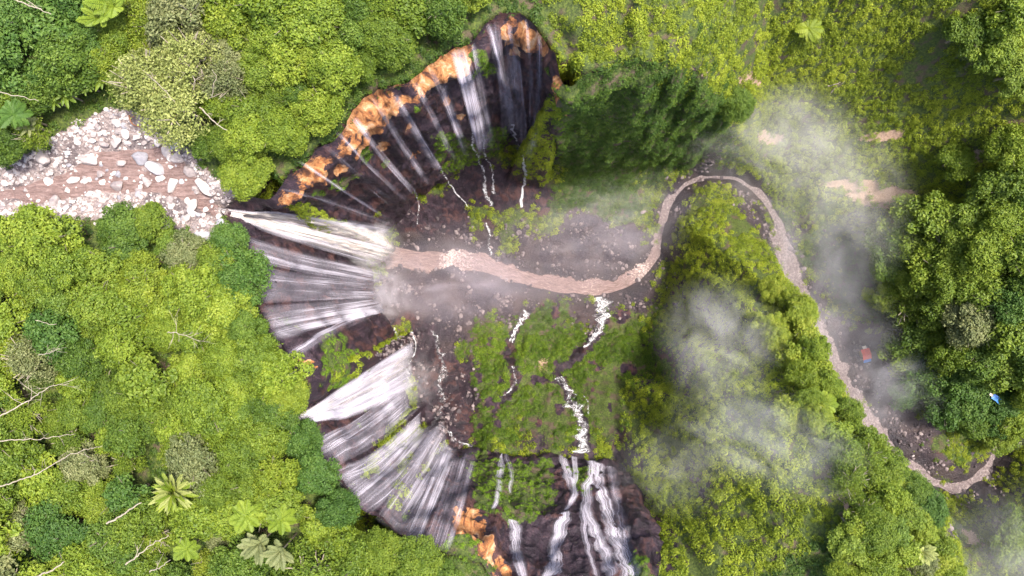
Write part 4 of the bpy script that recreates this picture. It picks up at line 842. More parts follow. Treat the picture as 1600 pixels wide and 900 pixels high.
SPOTS = [(300,22,50,'d','wide'),(258,72,30,'d','round'),(312,108,52,'e','feather'),(236,128,50,'e','feather'),(290,172,50,'e','feather'),(352,132,38,'d','feather'),(222,88,26,'y','feather'),(325,65,30,'d','round'),
 (470,48,46,'a','round'),(428,72,34,'a','round'),(506,36,36,'a','round'),(398,74,30,'b','wide'),(410,114,34,'b','round'),(452,102,34,'a','round'),(522,112,38,'a','round'),(492,168,34,'a','wide'),(466,150,28,'c','wide'),
 (386,182,36,'b','wide'),(432,204,34,'a','round'),(392,226,34,'a','round'),(352,226,30,'b','round'),(560,62,30,'c','wide'),(604,60,38,'b','round'),(570,22,32,'c','round'),(640,26,34,'b','round'),(644,72,36,'a','round'),(694,28,36,'c','wide'),(690,66,24,'b','round'),
 (30,88,42,'f','round'),(88,46,44,'f','round'),(112,10,40,'f','wide'),(66,74,26,'d','wide'),(132,66,32,'f','round'),(18,30,40,'f','round'),(160,96,28,'y','wide'),(180,60,30,'b','wide'),(14,130,32,'f','wide'),(58,118,26,'f','wide'),
 (70,376,46,'a','round'),(30,422,34,'a','round'),(112,424,36,'a','round'),(180,356,34,'c','round'),(192,394,32,'c','wide'),(226,346,30,'b','round'),(160,474,36,'b','round'),(202,492,36,'b','round'),(250,492,34,'a','round'),(308,452,40,'a','round'),
 (332,410,32,'b','wide'),(282,398,30,'d','wide'),(212,424,32,'y','wide'),(372,432,38,'f','wide'),(350,376,26,'f','wide'),(262,520,32,'a','round'),(302,524,30,'a','round'),(402,560,36,'b','round'),(352,560,34,'a','round'),(240,592,40,'b','round'),
 (58,560,40,'d','feather'),(18,500,34,'a','round'),(26,548,30,'y','round'),(432,584,36,'a','round'),(444,618,32,'y','round'),(372,596,34,'a','round'),(332,632,42,'a','round'),(372,646,32,'c','round'),(420,650,32,'c','wide'),(282,664,34,'a','round'),(306,668,28,'y','wide'),
 (402,684,36,'b','wide'),(468,694,32,'f','wide'),(488,742,34,'f','round'),(382,712,36,'b','round'),(432,742,36,'y','wide'),(338,762,32,'b','round'),(352,806,32,'a','round'),(100,830,42,'f','wide'),(150,872,36,'a','round'),(40,826,34,'d','wide'),
 (242,640,30,'b','wide'),(196,620,34,'b','wide'),(150,650,28,'c','wide'),(200,680,32,'c','wide'),(130,560,34,'c','wide'),(96,470,30,'c','round'),(60,440,30,'b','round'),(560,830,30,'a','round'),(600,862,34,'b','round'),(650,884,34,'b','round'),(520,800,30,'f','wide'),
 (1236,470,20,'y','round'),(1262,520,22,'y','round'),(1215,455,22,'y','wide'),(1290,575,24,'y','round'),(1305,610,22,'a','round'),(1340,650,24,'b','wide'),(1362,690,24,'b','round'),(1260,590,24,'y','wide'),(1240,650,26,'y','wide'),
 (1400,730,26,'b','round'),(1440,772,28,'c','round'),(1462,800,28,'f','round'),(1425,810,26,'b','round'),(1390,780,28,'a','round'),(1370,830,28,'b','round'),(1478,858,24,'b','wide'),(1330,720,26,'b','wide'),(1420,870,28,'a','round'),(1450,890,24,'d','wide'),(1380,890,26,'a','wide'),
 (1465,345,36,'b','round'),(1520,340,36,'b','round'),(1570,300,42,'b','wide'),(1580,345,34,'a','round'),(1540,390,40,'a','round'),(1475,415,38,'a','round'),(1590,400,36,'b','round'),(1510,440,38,'b','wide'),(1560,450,38,'b','round'),(1595,470,32,'f','wide'),
 (1430,380,32,'b','wide'),(1400,420,30,'c','wide'),(1470,480,36,'b','round'),(1530,500,40,'d','round'),(1585,520,38,'b','round'),(1440,520,34,'c','round'),(1490,550,36,'b','wide'),(1545,560,36,'c','round'),(1590,580,36,'b','round'),(1460,590,32,'f','wide'),
 (1500,600,30,'f','round'),(1540,620,32,'f','wide'),(1580,630,30,'f','round'),(1495,640,28,'f','round'),(1530,660,26,'c','wide'),(1570,660,26,'f','wide'),(1590,230,34,'a','wide'),(1560,60,38,'a','round'),(1515,45,30,'b','wide'),(1590,20,36,'a','round'),(1590,110,32,'b','round'),
 (1155,158,22,'c','round'),(1440,620,24,'f','wide'),(1592,690,24,'b','wide'),(1580,815,26,'b','wide'),(1540,830,24,'b','wide'),(1595,860,28,'b','wide'),(1500,250,26,'a','wide')]
REG = [([(-40,330),(20,346),(150,338),(262,352),(300,384),(372,388),(388,425),(402,485),(437,548),(470,592),(452,648),(480,694),(512,742),(532,778),(572,818),(622,848),(702,872),(742,892),(765,935),(-40,935)], 37, 20, 46),
       ([(-40,-40),(755,-40),(748,28),(716,62),(686,84),(640,116),(578,138),(540,178),(480,228),(428,284),(402,306),(378,294),(330,240),(290,208),(230,186),(200,156),(120,182),(60,210),(0,236),(-40,250)], 37, 20, 46),
       ([(1400,340),(1640,260),(1640,660),(1560,660),(1480,630),(1430,560),(1380,450)], 40, 26, 36),
       ([(1225,440),(1275,515),(1335,640),(1405,715),(1470,805),(1490,860),(1500,935),(1300,935),(1340,800),(1290,680),(1240,600),(1200,500)], 36, 20, 28),
       ([(860,-30),(1640,-30),(1640,160),(1450,130),(1250,60),(900,60)], 120, 18, 28)]
WEIGHT = [dict(a=38, b=32, c=13, f=4, y=8, d=5), dict(a=34, b=32, c=12, f=7, y=8, d=7), dict(b=46, a=26, c=18, f=5, d=5), dict(y=28, a=30, b=28, c=14), dict(y=40, a=40, b=20)]
rnd = random.Random(11)
trees = [t for t in SPOTS if not (430 < t[0] < 900 and t[1] < 330 and any((t[0] - a[0]) ** 2 + (t[1] - a[1]) ** 2 < (t[2] + 8) ** 2 for a, b in PAIRS[8:31]))]
BEDP = [(-90,282),(25,246),(105,198),(185,168),(255,205),(325,272),(375,300),(345,335),(382,368),(300,360),(200,345),(100,340),(0,347),(-90,345)]
def clear_of_bed(u, v, r):
    return not any(inpoly(np.array([u + r * math.cos(a)]), np.array([v + r * math.sin(a)]), BEDP)[0] for a in np.arange(0, 6.28, 0.5)) and not (60 < u < 180 and 105 < v < 215)
for (poly, gap, r0, r1), wt in [(REG[i], WEIGHT[i]) for i in (3, 2, 1, 0)]:
    us = [p[0] for p in poly]; vs = [p[1] for p in poly]
    for _ in range(2600):
        u, v = rnd.uniform(min(us), max(us)), rnd.uniform(min(vs), max(vs))
        if not inpoly(np.array([u]), np.array([v]), poly)[0]: continue
        if any((u - t[0]) ** 2 + (v - t[1]) ** 2 < (gap * 0.45 + t[2] * 0.55) ** 2 for t in trees): continue
        if (u - 292) ** 2 + (v - 858) ** 2 < 42 ** 2 or (u - 272) ** 2 + (v - 768) ** 2 < 52 ** 2 or (u - 420) ** 2 + (v - 850) ** 2 < 46 ** 2 or (u - 385) ** 2 + (v - 808) ** 2 < 36 ** 2 or (u - 440) ** 2 + (v - 812) ** 2 < 26 ** 2: continue
        rr_ = rnd.uniform(r0, r1)
        if u < 480 and not clear_of_bed(u, v, rr_ * 0.95): continue
        if 430 < u < 900 and v < 330 and any((u - a[0]) ** 2 + (v - a[1]) ** 2 < (rr_ + 14) ** 2 for a, b in PAIRS[8:31]): continue
        sp = rnd.choices(list(wt), list(wt.values()))[0]
        trees.append((u, v, rr_, sp, rnd.choices(('wide', 'round', 'feather'), (35, 52, 13))[0]))
print('tree spots', len(trees)); trees = trees[:300]
ORD = ['nearest', 'second nearest', 'third nearest', 'fourth nearest', 'fifth nearest', 'sixth nearest', 'seventh nearest', 'eighth nearest', 'ninth nearest', 'tenth nearest', 'eleventh nearest', 'twelfth nearest', 'thirteenth nearest', 'fourteenth nearest', 'fifteenth nearest', 'sixteenth nearest']
def kind_words(t): return f"{SPEC[t[3]]} {'broad-crowned ' if t[4] == 'wide' else ''}tree"
TREE_LABEL = []
tw = [kind_words(t) for t in trees]; tuv = np.array([t[:2] for t in trees])
for k, t in enumerate(trees):
    same = np.array([w_ == tw[k] for w_ in tw]); best = None
    for nm, lu, lv in LAND:
        d2 = ((tuv - (lu, lv)) ** 2).sum(1); rk = int((same & (d2 < d2[k])).sum())
        if best is None or (rk, d2[k]) < best[:2]: best = (rk, d2[k], nm)
    TREE_LABEL.append(f"{tw[k]}, {ORD[min(best[0], 15)]} to the {best[2]}")
def copy_obj(o, name, parent=None):
    c = o.copy(); c.name = name; COL.objects.link(c); c.parent = parent; return c
for k, (u, v, rp, sp, form) in enumerate(trees):
    z = 100.0
    if u < 780:
        R_ = rp * (CAMZ - 106.0) / FPX * 1.10; x, y, _z = P(u, v, 106.0); g_ = float(height(np.array(x), np.array(y))); q_ = 0
        while g_ < 97 and q_ < 40: x *= 1.012; y *= 1.012; g_ = float(height(np.array(x), np.array(y))); q_ += 1
    else:
        for _ in range(5):
            x, y, _z = P(u, v, z); g_ = float(height(np.array(x), np.array(y))); R_ = rp * (CAMZ - z) / FPX * 1.08; z = 0.5 * z + 0.5 * (g_ + R_ * 1.5)
    sxy = R_; sz = R_ * rnd.uniform(0.85, 1.15)
    root = link('tree', None, None, (x, y, g_ - 0.2)); root.rotation_euler = (rnd.uniform(-0.08, 0.08), rnd.uniform(-0.08, 0.08), rnd.uniform(0, 6.28)); root.scale = (sxy * rnd.uniform(0.88, 1.15), sxy * rnd.uniform(0.88, 1.15), sz)
    tag(root, TREE_LABEL[k], 'tree', 'trees of the forest and canyon')
    cm = rnd.choice(CROWNS[form]); c = link('crown', cm, root); c.material_slots[0].link = 'OBJECT'; c.material_slots[0].material = LEAF[sp]
    link('trunk', rnd.choice(TRUNKS['p' if form == 'feather' or sp == 'd' else 'n']), root)
print('trees', len(trees), round(time.time() - T0, 1))

# ------------------------------------------------------------------ palms, ferns and plumes
def frond_mesh(name, length, droop, width, mat, leaflets=True, seed=0, rise=0.35):
    rng = np.random.default_rng(seed); n = 16; t = np.linspace(0, 1, n); x = length * t * (1 - 0.12 * droop * t); z = rise * length * t - droop * length * 0.62 * t * t
    V = []; F = []
    v, f = tube(np.c_[x, 0 * x, z], np.linspace(0.035, 0.012, n) * max(1, length / 3), 4); V.append(v); F.append(f); b = len(v)
    if leaflets:
        for i in range(2, n):
            for s_ in (-1, 1):
                w_ = width * math.sin(math.pi * min(1, 0.12 + 0.86 * t[i])) ** 0.7; l_ = w_ * rng.uniform(0.85, 1.1)
                p0 = np.array([x[i], 0, z[i]]); d_ = np.array([0.45, s_ * 0.9, -0.28 + rng.uniform(-0.1, 0.1)]); d_ /= np.linalg.norm(d_); e = p0 + d_ * l_; m_ = p0 + d_ * l_ * 0.45 + np.array([0, 0, 0.05 * l_])
                o_ = np.array([0.09 * length / 3 + 0.03, 0, 0])
                V.append(np.array([p0, m_ - o_, e, m_ + o_])); F.append(np.array([[b, b + 1, b + 2, b + 3]])); b += 4
    else:
        prof_ = width * np.sin(np.pi * np.clip(0.06 + 0.92 * t, 0, 1)) ** 0.6
        top_ = np.stack([np.c_[x, -prof_ / 2, z - 0.12 * prof_], np.c_[x, 0 * x, z + 0.02], np.c_[x, prof_ / 2, z - 0.12 * prof_]], 1).reshape(-1, 3)
        ix = np.arange(n * 3).reshape(n, 3) + b
        V.append(top_); F.append(np.concatenate([np.stack([ix[:-1, k], ix[1:, k], ix[1:, k + 1], ix[:-1, k + 1]], -1) for k in (0, 1)]))
    V = np.concatenate(V); F = np.concatenate(F)
    return mesh_np(name, V, F, [mat], False, None, {'tint': np.clip(0.5 + rng.normal(size=len(V)) * 0.15, 0, 1)})
FROND = {'palm': [frond_mesh('palm_frond', 1, 0.7, 0.34, LEAF['b'], True, 1 + i) for i in range(3)], 'fern': [frond_mesh('fern_frond', 1, 0.55, 0.36, LEAF['a'], True, 11 + i, 0.2) for i in range(3)],
         'banana': [frond_mesh('banana_leaf', 1, 0.6, 0.26, LEAF['b'], False, 21 + i) for i in range(3)], 'plume': [frond_mesh('plume_frond', 1, 0.45, 0.30, LEAF['e'], True, 31 + i, 0.75) for i in range(3)],
         'tuft': [frond_mesh('tuft_frond', 1, 0.5, 0.13, LEAF['e'], True, 51 + i, 0.45) for i in range(3)],
         'dry': [frond_mesh('dry_frond', 1, 0.5, 0.26, LEAF['d'], True, 41 + i, 0.6) for i in range(3)]}
def palm(u, v, rp, kind, n, label, cat, name, mat=None, up=5.0, tilt=(0.1, 0.5), mats=None):
    z = 103.0
    for _ in range(4):
        x, y, _z = P(u, v, z); p_, _ = drop(x, y); g_ = p_.z; z = g_ + up
    R_ = rp * (CAMZ - z) / FPX
    root = link(name, None, None, (x, y, g_)); tag(root, label, cat, None)
    tr = tube(np.array([(0, 0, -0.3), (0.1, 0.05, up * 0.5), (0, 0, up)]), [0.22, 0.17, 0.14], 8); link('trunk', mesh_np('palm_trunk', tr[0], tr[1], [BARK], True), root)
    for i in range(n):
        o = link('frond', rnd.choice(FROND[kind]), root, (0, 0, up)); s_ = R_ * rnd.uniform(0.85, 1.1); o.scale = (s_, s_ * rnd.uniform(0.85, 1.15), s_)
        o.rotation_euler = (rnd.uniform(-0.25, 0.25), -rnd.uniform(*tilt) + 0.1, i * 2 * math.pi / n * (1 if n < 14 else 2.6180) + rnd.uniform(-0.16, 0.16))
        m = mats[i % len(mats)] if mats else mat
        if m: o.material_slots[0].link = 'OBJECT'; o.material_slots[0].material = m
palm(292, 858, 22, 'fern', 8, 'bright star-shaped tree fern low on the left forest edge', 'tree fern', 'tree_fern', LEAF['a'], 9.0)
palm(385, 806, 30, 'fern', 9, 'large light green tree fern beside the brown plumes', 'tree fern', 'tree_fern', LEAF['a'], 9.0)
palm(440, 812, 26, 'fern', 8, 'light green tree fern right of the larger fern', 'tree fern', 'tree_fern', LEAF['a'], 9.0)
palm(272, 768, 36, 'tuft', 64, 'tall plumed palm with cream and yellow-green tufts', 'palm', 'palm', None, 10.0, (-0.3, 1.3), [LEAF['y'], LEAF['e'], LEAF['e'], LEAF['a']])
palm(405, 850, 32, 'dry', 12, 'withered brown plume palm under the tree ferns', 'palm', 'palm', LEAF['d'], 9.0, (0.2, 0.9))
palm(438, 862, 28, 'dry', 12, 'second withered brown plume palm, nearer the fan', 'palm', 'palm', LEAF['d'], 9.0, (0.2, 0.9))
palm(102, 146, 26, 'banana', 10, 'green banana plant on the bank above the boulders', 'banana plant', 'banana_plant', LEAF['b'], 5.0)
palm(132, 132, 24, 'banana', 9, 'banana plant just right of the first banana plant', 'banana plant', 'banana_plant', LEAF['b'], 5.0)
palm(160, 124, 22, 'banana', 9, 'banana plant beside the straw-coloured feathery tree', 'banana plant', 'banana_plant', LEAF['b'], 5.0)
palm(84, 158, 18, 'banana', 8, 'small banana plant at the grassy bank', 'banana plant', 'banana_plant', LEAF['b'], 4.0)
palm(22, 178, 28, 'palm', 12, 'fan of palm leaves at the left edge above the bank', 'palm', 'palm', LEAF['f'], 9.0)
palm(46, 196, 22, 'dry', 10, 'pale drying palm beside the grassy bank', 'palm', 'palm', LEAF['d'], 6.0)
palm(178, 10, 34, 'plume', 10, 'yellow-green bamboo plumes arching at the top edge', 'bamboo', 'bamboo', LEAF['a'], 9.5, (0.0, 0.5))
palm(155, 28, 28, 'plume', 9, 'smaller bamboo plumes left of the arching bamboo', 'bamboo', 'bamboo', LEAF['a'], 9.0, (0.0, 0.5))
palm(1263, 45, 24, 'palm', 11, 'yellow palm crown on the bright top hillside', 'palm', 'palm', LEAF['y'], 3.0)
palm(1288, 632, 24, 'palm', 11, 'bright lime palm on the ridge crest in the mist', 'palm', 'palm', LEAF['a'], 4.0)
palm(1392, 745, 20, 'palm', 10, 'yellow palm above the bend of the lower river', 'palm', 'palm', LEAF['y'], 4.0)
palm(1408, 762, 18, 'palm', 10, 'small yellow palm right of the river-bend palm', 'palm', 'palm', LEAF['y'], 3.5)
palm(1442, 862, 20, 'plume', 12, 'pale plumed palm between the trees near the bottom', 'palm', 'palm', LEAF['e'], 6.0, (0.1, 0.9))
palm(1512, 640, 22, 'palm', 11, 'light green palm below the blue shelter', 'palm', 'palm', LEAF['a'], 4.0)
palm(1430, 345, 20, 'palm', 11, 'pale green palm on the canyon wall by the scar', 'palm', 'palm', LEAF['b'], 4.0)

# ------------------------------------------------------------------ bare branches and trunks
def bare(label, path, r0, r1, twigs=0, mat=PALEWOOD, up=11.0, name='bare_tree', cat='bare tree', spread=2.2):
    """path: (u, v, height over ground)"""
    W_ = []
    for u, v, h in path:
        z = 100.0 + h
        for _ in range(3):
            x, y, _z = P(u, v, z); z = float(height(np.array(x), np.array(y))) + h
        W_.append((x, y, z))
    W_ = np.array(W_); b0 = W_[0].copy(); L_ = resample(W_ - b0, 0.6); L_[1:-1] += RNG.normal(size=(len(L_) - 2, 3)) * 0.09; L_[:, :2] += np.stack([np.sin(np.linspace(0, 5, len(L_)) + b0[0]), np.cos(np.linspace(0, 4, len(L_)) + b0[1])], 1) * 0.22
    root = link(name, None, None, tuple(b0)); tag(root, label, cat)
    r0 *= 0.8; r1 *= 0.7; rr = np.linspace(r0, r1, len(L_)); v, f = tube(L_, rr, 7); link('trunk', mesh_np('bare_trunk', v, f, [mat], True), root)
    for i in range(twigs):
        k = int(len(L_) * (0.3 + 0.7 * i / max(1, twigs))) ; k = min(k, len(L_) - 1)
        d_ = L_[-1] - L_[0]; d_ = d_ / np.linalg.norm(d_); e = d_ * 0.6 + RNG.normal(size=3) * 0.7; e[2] = e[2] * 0.5 + 0.2; e /= np.linalg.norm(e); ln = RNG.uniform(0.5, 1) * spread
        pth = np.array([L_[k], L_[k] + e * ln * 0.5 + RNG.normal(size=3) * 0.12, L_[k] + e * ln]); ps = [tube(pth, [rr[k] * 0.6, rr[k] * 0.45, 0.02], 5)]
        for _ in range(2):
            e2 = e + RNG.normal(size=3) * 0.6; ps.append(tube(np.array([pth[1], pth[1] + e2 * ln * 0.5]), [rr[k] * 0.35, 0.015], 4))
        v, f = join(ps); link('branch', mesh_np('bare_branch', v, f, [mat], True), root)
bare('bleached fallen trunk slanting at the top left corner', [(20,0,12),(50,10,12.5),(78,20,13)], 0.16, 0.10, 1)
bare('second thin bleached pole in the top left corner', [(35,-4,12),(68,17,13)], 0.10, 0.06)
bare('white trunk ends jutting from the feathery trees', [(310,170,9),(335,188,11),(355,202,12)], 0.17, 0.10, 2)
bare('forked white trunk inside the feathery trees', [(300,150,8),(302,125,11),(296,105,12),(282,92,12.5)], 0.12, 0.06, 5)
bare('thin white trunk right of the forked feathery trunk', [(333,150,9),(336,120,12),(330,110,12.5)], 0.10, 0.05, 3)
bare('long slender white limb crossing the feathery trees', [(225,112,11),(250,135,12),(275,158,12.5)], 0.11, 0.06, 4)
bare('pale pole leaning out at the left edge', [(0,142,12),(30,150,12.5),(62,160,13)], 0.11, 0.07)
bare('bare white branches spreading at the left edge', [(0,648,12),(40,628,13),(80,605,13.5),(110,600,14)], 0.16, 0.06, 7, spread=4)
bare('long bare limb reaching right below the white branches', [(0,690,12),(60,688,13),(118,676,13.5)], 0.12, 0.06, 3)
bare('bleached limb crossing the leaves of the left forest', [(0,758,12),(55,742,13),(110,712,13.5),(162,697,14)], 0.15, 0.06, 3)
bare('bleached leaning trunk without leaves', [(168,816,11),(195,802,12.5),(223,786,13.5)], 0.22, 0.13, 0)
bare('grey broken limb beside the star-shaped tree fern', [(195,880,11),(230,858,12.5),(262,838,13.5)], 0.18, 0.08, 4)
bare('brown twisted limb under the star-shaped tree fern', [(235,895,10),(250,884,12),(258,878,12.5),(268,874,13)], 0.16, 0.07, 1)
bare('thick grey trunk at the bottom left corner', [(55,905,11),(80,890,12.5),(102,876,13)], 0.22, 0.14, 0)
bare('white twiggy dead crown amid lime-green trees', [(262,520,12),(285,524,13.5),(310,532,14)], 0.12, 0.05, 8, spread=2.6)
bare('pale twigs of a dying tree at the left side', [(60,556,12),(80,548,13.5),(95,545,14)], 0.10, 0.05, 5, spread=2.6)
bare('yellow slender stalk leaning over the western falls', [(372,502,11),(388,486,12),(402,474,12.5)], 0.07, 0.05, 0, LEAF['y'])
bare('thin white stem reaching across the left forest', [(55,502,12.5),(90,506,13)], 0.07, 0.05)
bare('red-brown driftwood log among the boulders', [(200,180,0.4),(208,192,0.5),(218,200,0.4)], 0.22, 0.14, 1, REDWOOD, name='driftwood_log', cat='log')
bare('short pale logs on the bright top hillside', [(1436,44,2.4),(1456,38,2.6)], 0.22, 0.16, 0, name='fallen_log', cat='log')
bare('second pale log below the first hillside log', [(1448,54,2.4),(1462,36,2.6)], 0.16, 0.12, 0, name='fallen_log', cat='log')

# ------------------------------------------------------------------ boulders and stones
def boulder_mesh(name, seed, mat, sub=2):
    import bmesh
    bm = bmesh.new(); bmesh.ops.create_icosphere(bm, subdivisions=sub + 1, radius=1); rng = np.random.default_rng(seed)
    pl = [(lambda d_: d_ / np.linalg.norm(d_))(rng.normal(size=3)) for _ in range(14)]; of = rng.uniform(0.55, 0.85, 14)
    for v in bm.verts:
        p = np.array(v.co); p = p * (1 + 0.16 * vnoise(p * 1.6 + seed, seed)); 
        for n_, o_ in zip(pl, of):
            k_ = p @ n_
            if k_ > o_: p = p - n_ * (k_ - o_) * 0.97
        v.co = p
    me = bpy.data.meshes.new(name); bm.to_mesh(me); bm.free(); me.materials.append(mat)
    me.polygons.foreach_set('use_smooth', np.full(len(me.polygons), sub > 1)); return me
BOULD = [boulder_mesh('boulder', 400 + i, STONE, 2) for i in range(6)]; PEB = [boulder_mesh('stone', 420 + i, STONE, 1) for i in range(6)]; DPEB = [boulder_mesh('river_stone', 440 + i, DARKSTONE, 1) for i in range(4)]
BIG = [(183,222,12,'large cream boulder in the middle of the upper stream'),(162,226,9,'cream boulder left of the large middle boulder'),(145,220,6,'small round boulder above the stream bank'),(197,210,10,'slanting cream boulder above the large middle boulder'),
 (183,194,9,'boulder highest up the stream bed, near the driftwood'),(142,251,13,'blocky pink-white boulder standing in the brown stream'),(222,247,14,'big grey boulder splitting the stream'),(246,263,17,'long flat white boulder below the grey one'),
 (117,282,9,'white boulder in the shallows of the stream'),(263,238,10,'white boulder on the far bank of the channel'),(281,249,12,'pale slab boulder at the outer channel bend'),(67,248,15,'pinkish boulder at the grassy western bank'),
 (247,222,8,'small white boulder beside the channel head'),(193,256,8,'rounded boulder between the channels'),(320,292,15,'tan slab boulder nearest the lip of the cream jet'),(300,268,12,'tan boulder above the lip slab'),(80,269,6,'little white boulder west in the stream'),
 (273,291,12,'white boulder inside the channel bend'),(187,291,10,'rounded white boulder in the lower stream bed'),(87,318,11,'white boulder at the forest side of the bed'),(72,333,12,'large white boulder against the forest edge'),
 (235,334,7,'lone white boulder below the channels'),(300,322,13,'tan boulder left of the jet lip'),(317,370,14,'flat grey slab half under the forest by the jet'),(257,369,9,'grey-white boulder at the trees below the bed'),(291,342,10,'tan boulder below the jet lip'),
 (363,378,9,'tan rock at the very edge of the western cliff'),(345,350,9,'brown-grey rock hanging at the jet lip'),(215,214,7,'cream boulder right of the slanting one'),(232,284,9,'white boulder between the two channels')]
def put_stone(u, v, rp, me, label=None, parent=None, mat=None, flatten=0.65):
    p, nn = hit(u, v); r_ = rp * (CAMZ - p.z) / FPX * (0.98 if parent is None else 1.0)
    o = link('boulder' if parent is None else 'stone', me, parent, (p.x, p.y, max(p.z, 96.85 if p.z > 90 else -9) + r_ * 0.15)); o.rotation_euler = (rnd.uniform(-0.3, 0.3), rnd.uniform(-0.3, 0.3), rnd.uniform(0, 6.28))
    o.scale = (r_ * rnd.uniform(1.0, 1.35), r_ * rnd.uniform(0.8, 1.05), r_ * flatten * rnd.uniform(0.8, 1.15))
    if mat: o.material_slots[0].link = 'OBJECT'; o.material_slots[0].material = mat
    if label: tag(o, label, 'boulder', 'boulders of the upper stream')
for i, (u, v, r_, lb) in enumerate(BIG): put_stone(u, v, r_, BOULD[i % 6], lb, None, GREYSTONE if 'grey' in lb else None)
bedpoly = AREAS['bed'][0]; n_ = 0
chan = [(60,292),(100,284),(140,268),(185,254),(222,238),(255,245),(280,272),(300,298),(318,316)]
for _ in range(6000):
    u, v = rnd.uniform(0, 385), rnd.uniform(165, 375)
    if n_ >= 280: break
    if not inpoly(np.array([u]), np.array([v]), bedpoly)[0]: continue
    dch = min((u - a) ** 2 + (v - b) ** 2 for a, b in chan)
    if dch < (17 ** 2 if u < 200 else 13 ** 2) and rnd.random() > 0.30: continue
    put_stone(u, v, 1.6 + 5.5 * rnd.random() ** 2.4, rnd.choice(PEB), None, stream, GREYSTONE if rnd.random() < 0.2 else None); n_ += 1
# small stones nobody could count
def pebbles(name, label, w_, density, smin, smax, protos):
    p, nn = sample_faces(verts, tfaces, w_.ravel(), density)
    return scatter(name, label, p, nn, smin + (smax - smin) * RNG.uniform(size=len(p)) ** 3, RNG.uniform(size=len(p)), protos)
pebbles('stream_gravel', 'small pale stones strewn over the upper stream bed', tv['bed'] * (H > 97.02), 2.4, 0.12, 0.7, PEB)
pebbles('canyon_gravel', 'small dark stones on the canyon floor', tv['gravel'] * (dr > 2.5) * smooth01(fbm(pp * 0.35, 3, 151), -0.1, 0.35), 1.6, 0.12, 0.9, DPEB)
# river stones
n_ = 0
rpx = resample(np.array([(p[0], p[1]) for p in RIVER_C if p[0] < 1600], float), 2.0)
for _ in range(4000):
    if n_ >= 260: break
    c_ = rpx[rnd.randrange(12, len(rpx))]; wd = 26 if c_[0] < 1230 else (34 if c_[0] > 1390 else 30)
    u, v = c_[0] + rnd.gauss(0, wd * 0.6), c_[1] + rnd.gauss(0, wd * 0.6)
    p, nn = hit(u, v)
    if p.z > 4 or nn.z < 0.6: continue
    if c_[0] < 900 and rnd.random() < 0.6: continue
    put_stone(u, v, 1.2 + 3.6 * rnd.random() ** 2.6, rnd.choice(DPEB), None, river, STONE if rnd.random() < 0.04 else None); n_ += 1
print('stones', round(time.time() - T0, 1))

# ------------------------------------------------------------------ muddy path on the ridge
MUD = plain_mat('trodden_mud', (0.36, 0.24, 0.17), 0.9, 0.3)
def path_obj(name, pix, w):
    L_ = []
    for u, v in resample(np.array(pix, float), 4):
        p, _ = hit(u, v); L_.append((p.x, p.y, p.z))
    me = ribbon(name, np.array(L_), [w] * len(L_), MUD, 0.22, 4); return tag(link(name, me), kind='structure')
path_obj('footpath', [(1305,755),(1316,772),(1325,800),(1332,822),(1348,848),(1370,858),(1386,866)], 1.1)

# ------------------------------------------------------------------ shelters in the canyon
def box(lo, hi):
    (x0, y0, z0), (x1, y1, z1) = lo, hi
    V = np.array([(x, y, z) for z in (z0, z1) for y in (y0, y1) for x in (x0, x1)], float)
    return V, np.array([(0, 2, 3, 1), (4, 5, 7, 6), (0, 1, 5, 4), (2, 6, 7, 3), (0, 4, 6, 2), (1, 3, 7, 5)])
RED = plain_mat('red_tarpaulin', (0.72, 0.10, 0.06), 0.5); BLUE = plain_mat('blue_tarpaulin', (0.06, 0.22, 0.62), 0.5); PINK = plain_mat('pink_tarpaulin', (0.55, 0.22, 0.42), 0.5); POLE = plain_mat('bamboo_pole', (0.30, 0.22, 0.12), 0.8); CREAM = plain_mat('pale_sheet', (0.70, 0.60, 0.50), 0.7)
def sheet(x0, x1, y0, y1, z0, z1, sag=0.12, n=7):
    """a tarpaulin panel, z0 at y0 and z1 at y1, sagging between its poles, with thickness"""
    X, Y = np.meshgrid(np.linspace(x0, x1, n), np.linspace(y0, y1, n)); tx = (X - x0) / (x1 - x0); ty = (Y - y0) / (y1 - y0)
    Z = z0 + (z1 - z0) * ty - sag * np.sin(math.pi * tx) * np.sin(math.pi * ty)
    a = np.stack([X, Y, Z], -1).reshape(-1, 3); b = a - np.array([0, 0, 0.03]); ix = np.arange(n * n).reshape(n, n)
    f = np.stack([ix[:-1, :-1], ix[:-1, 1:], ix[1:, 1:], ix[1:, :-1]], -1).reshape(-1, 4)
    rimi = np.r_[ix[0, :-1], ix[:-1, -1], ix[-1, :0:-1], ix[:0:-1, 0]]; nx_ = np.roll(rimi, -1)
    return np.r_[a, b], np.r_[f, f[:, ::-1] + n * n, np.stack([rimi, rimi + n * n, nx_ + n * n, nx_], -1)]
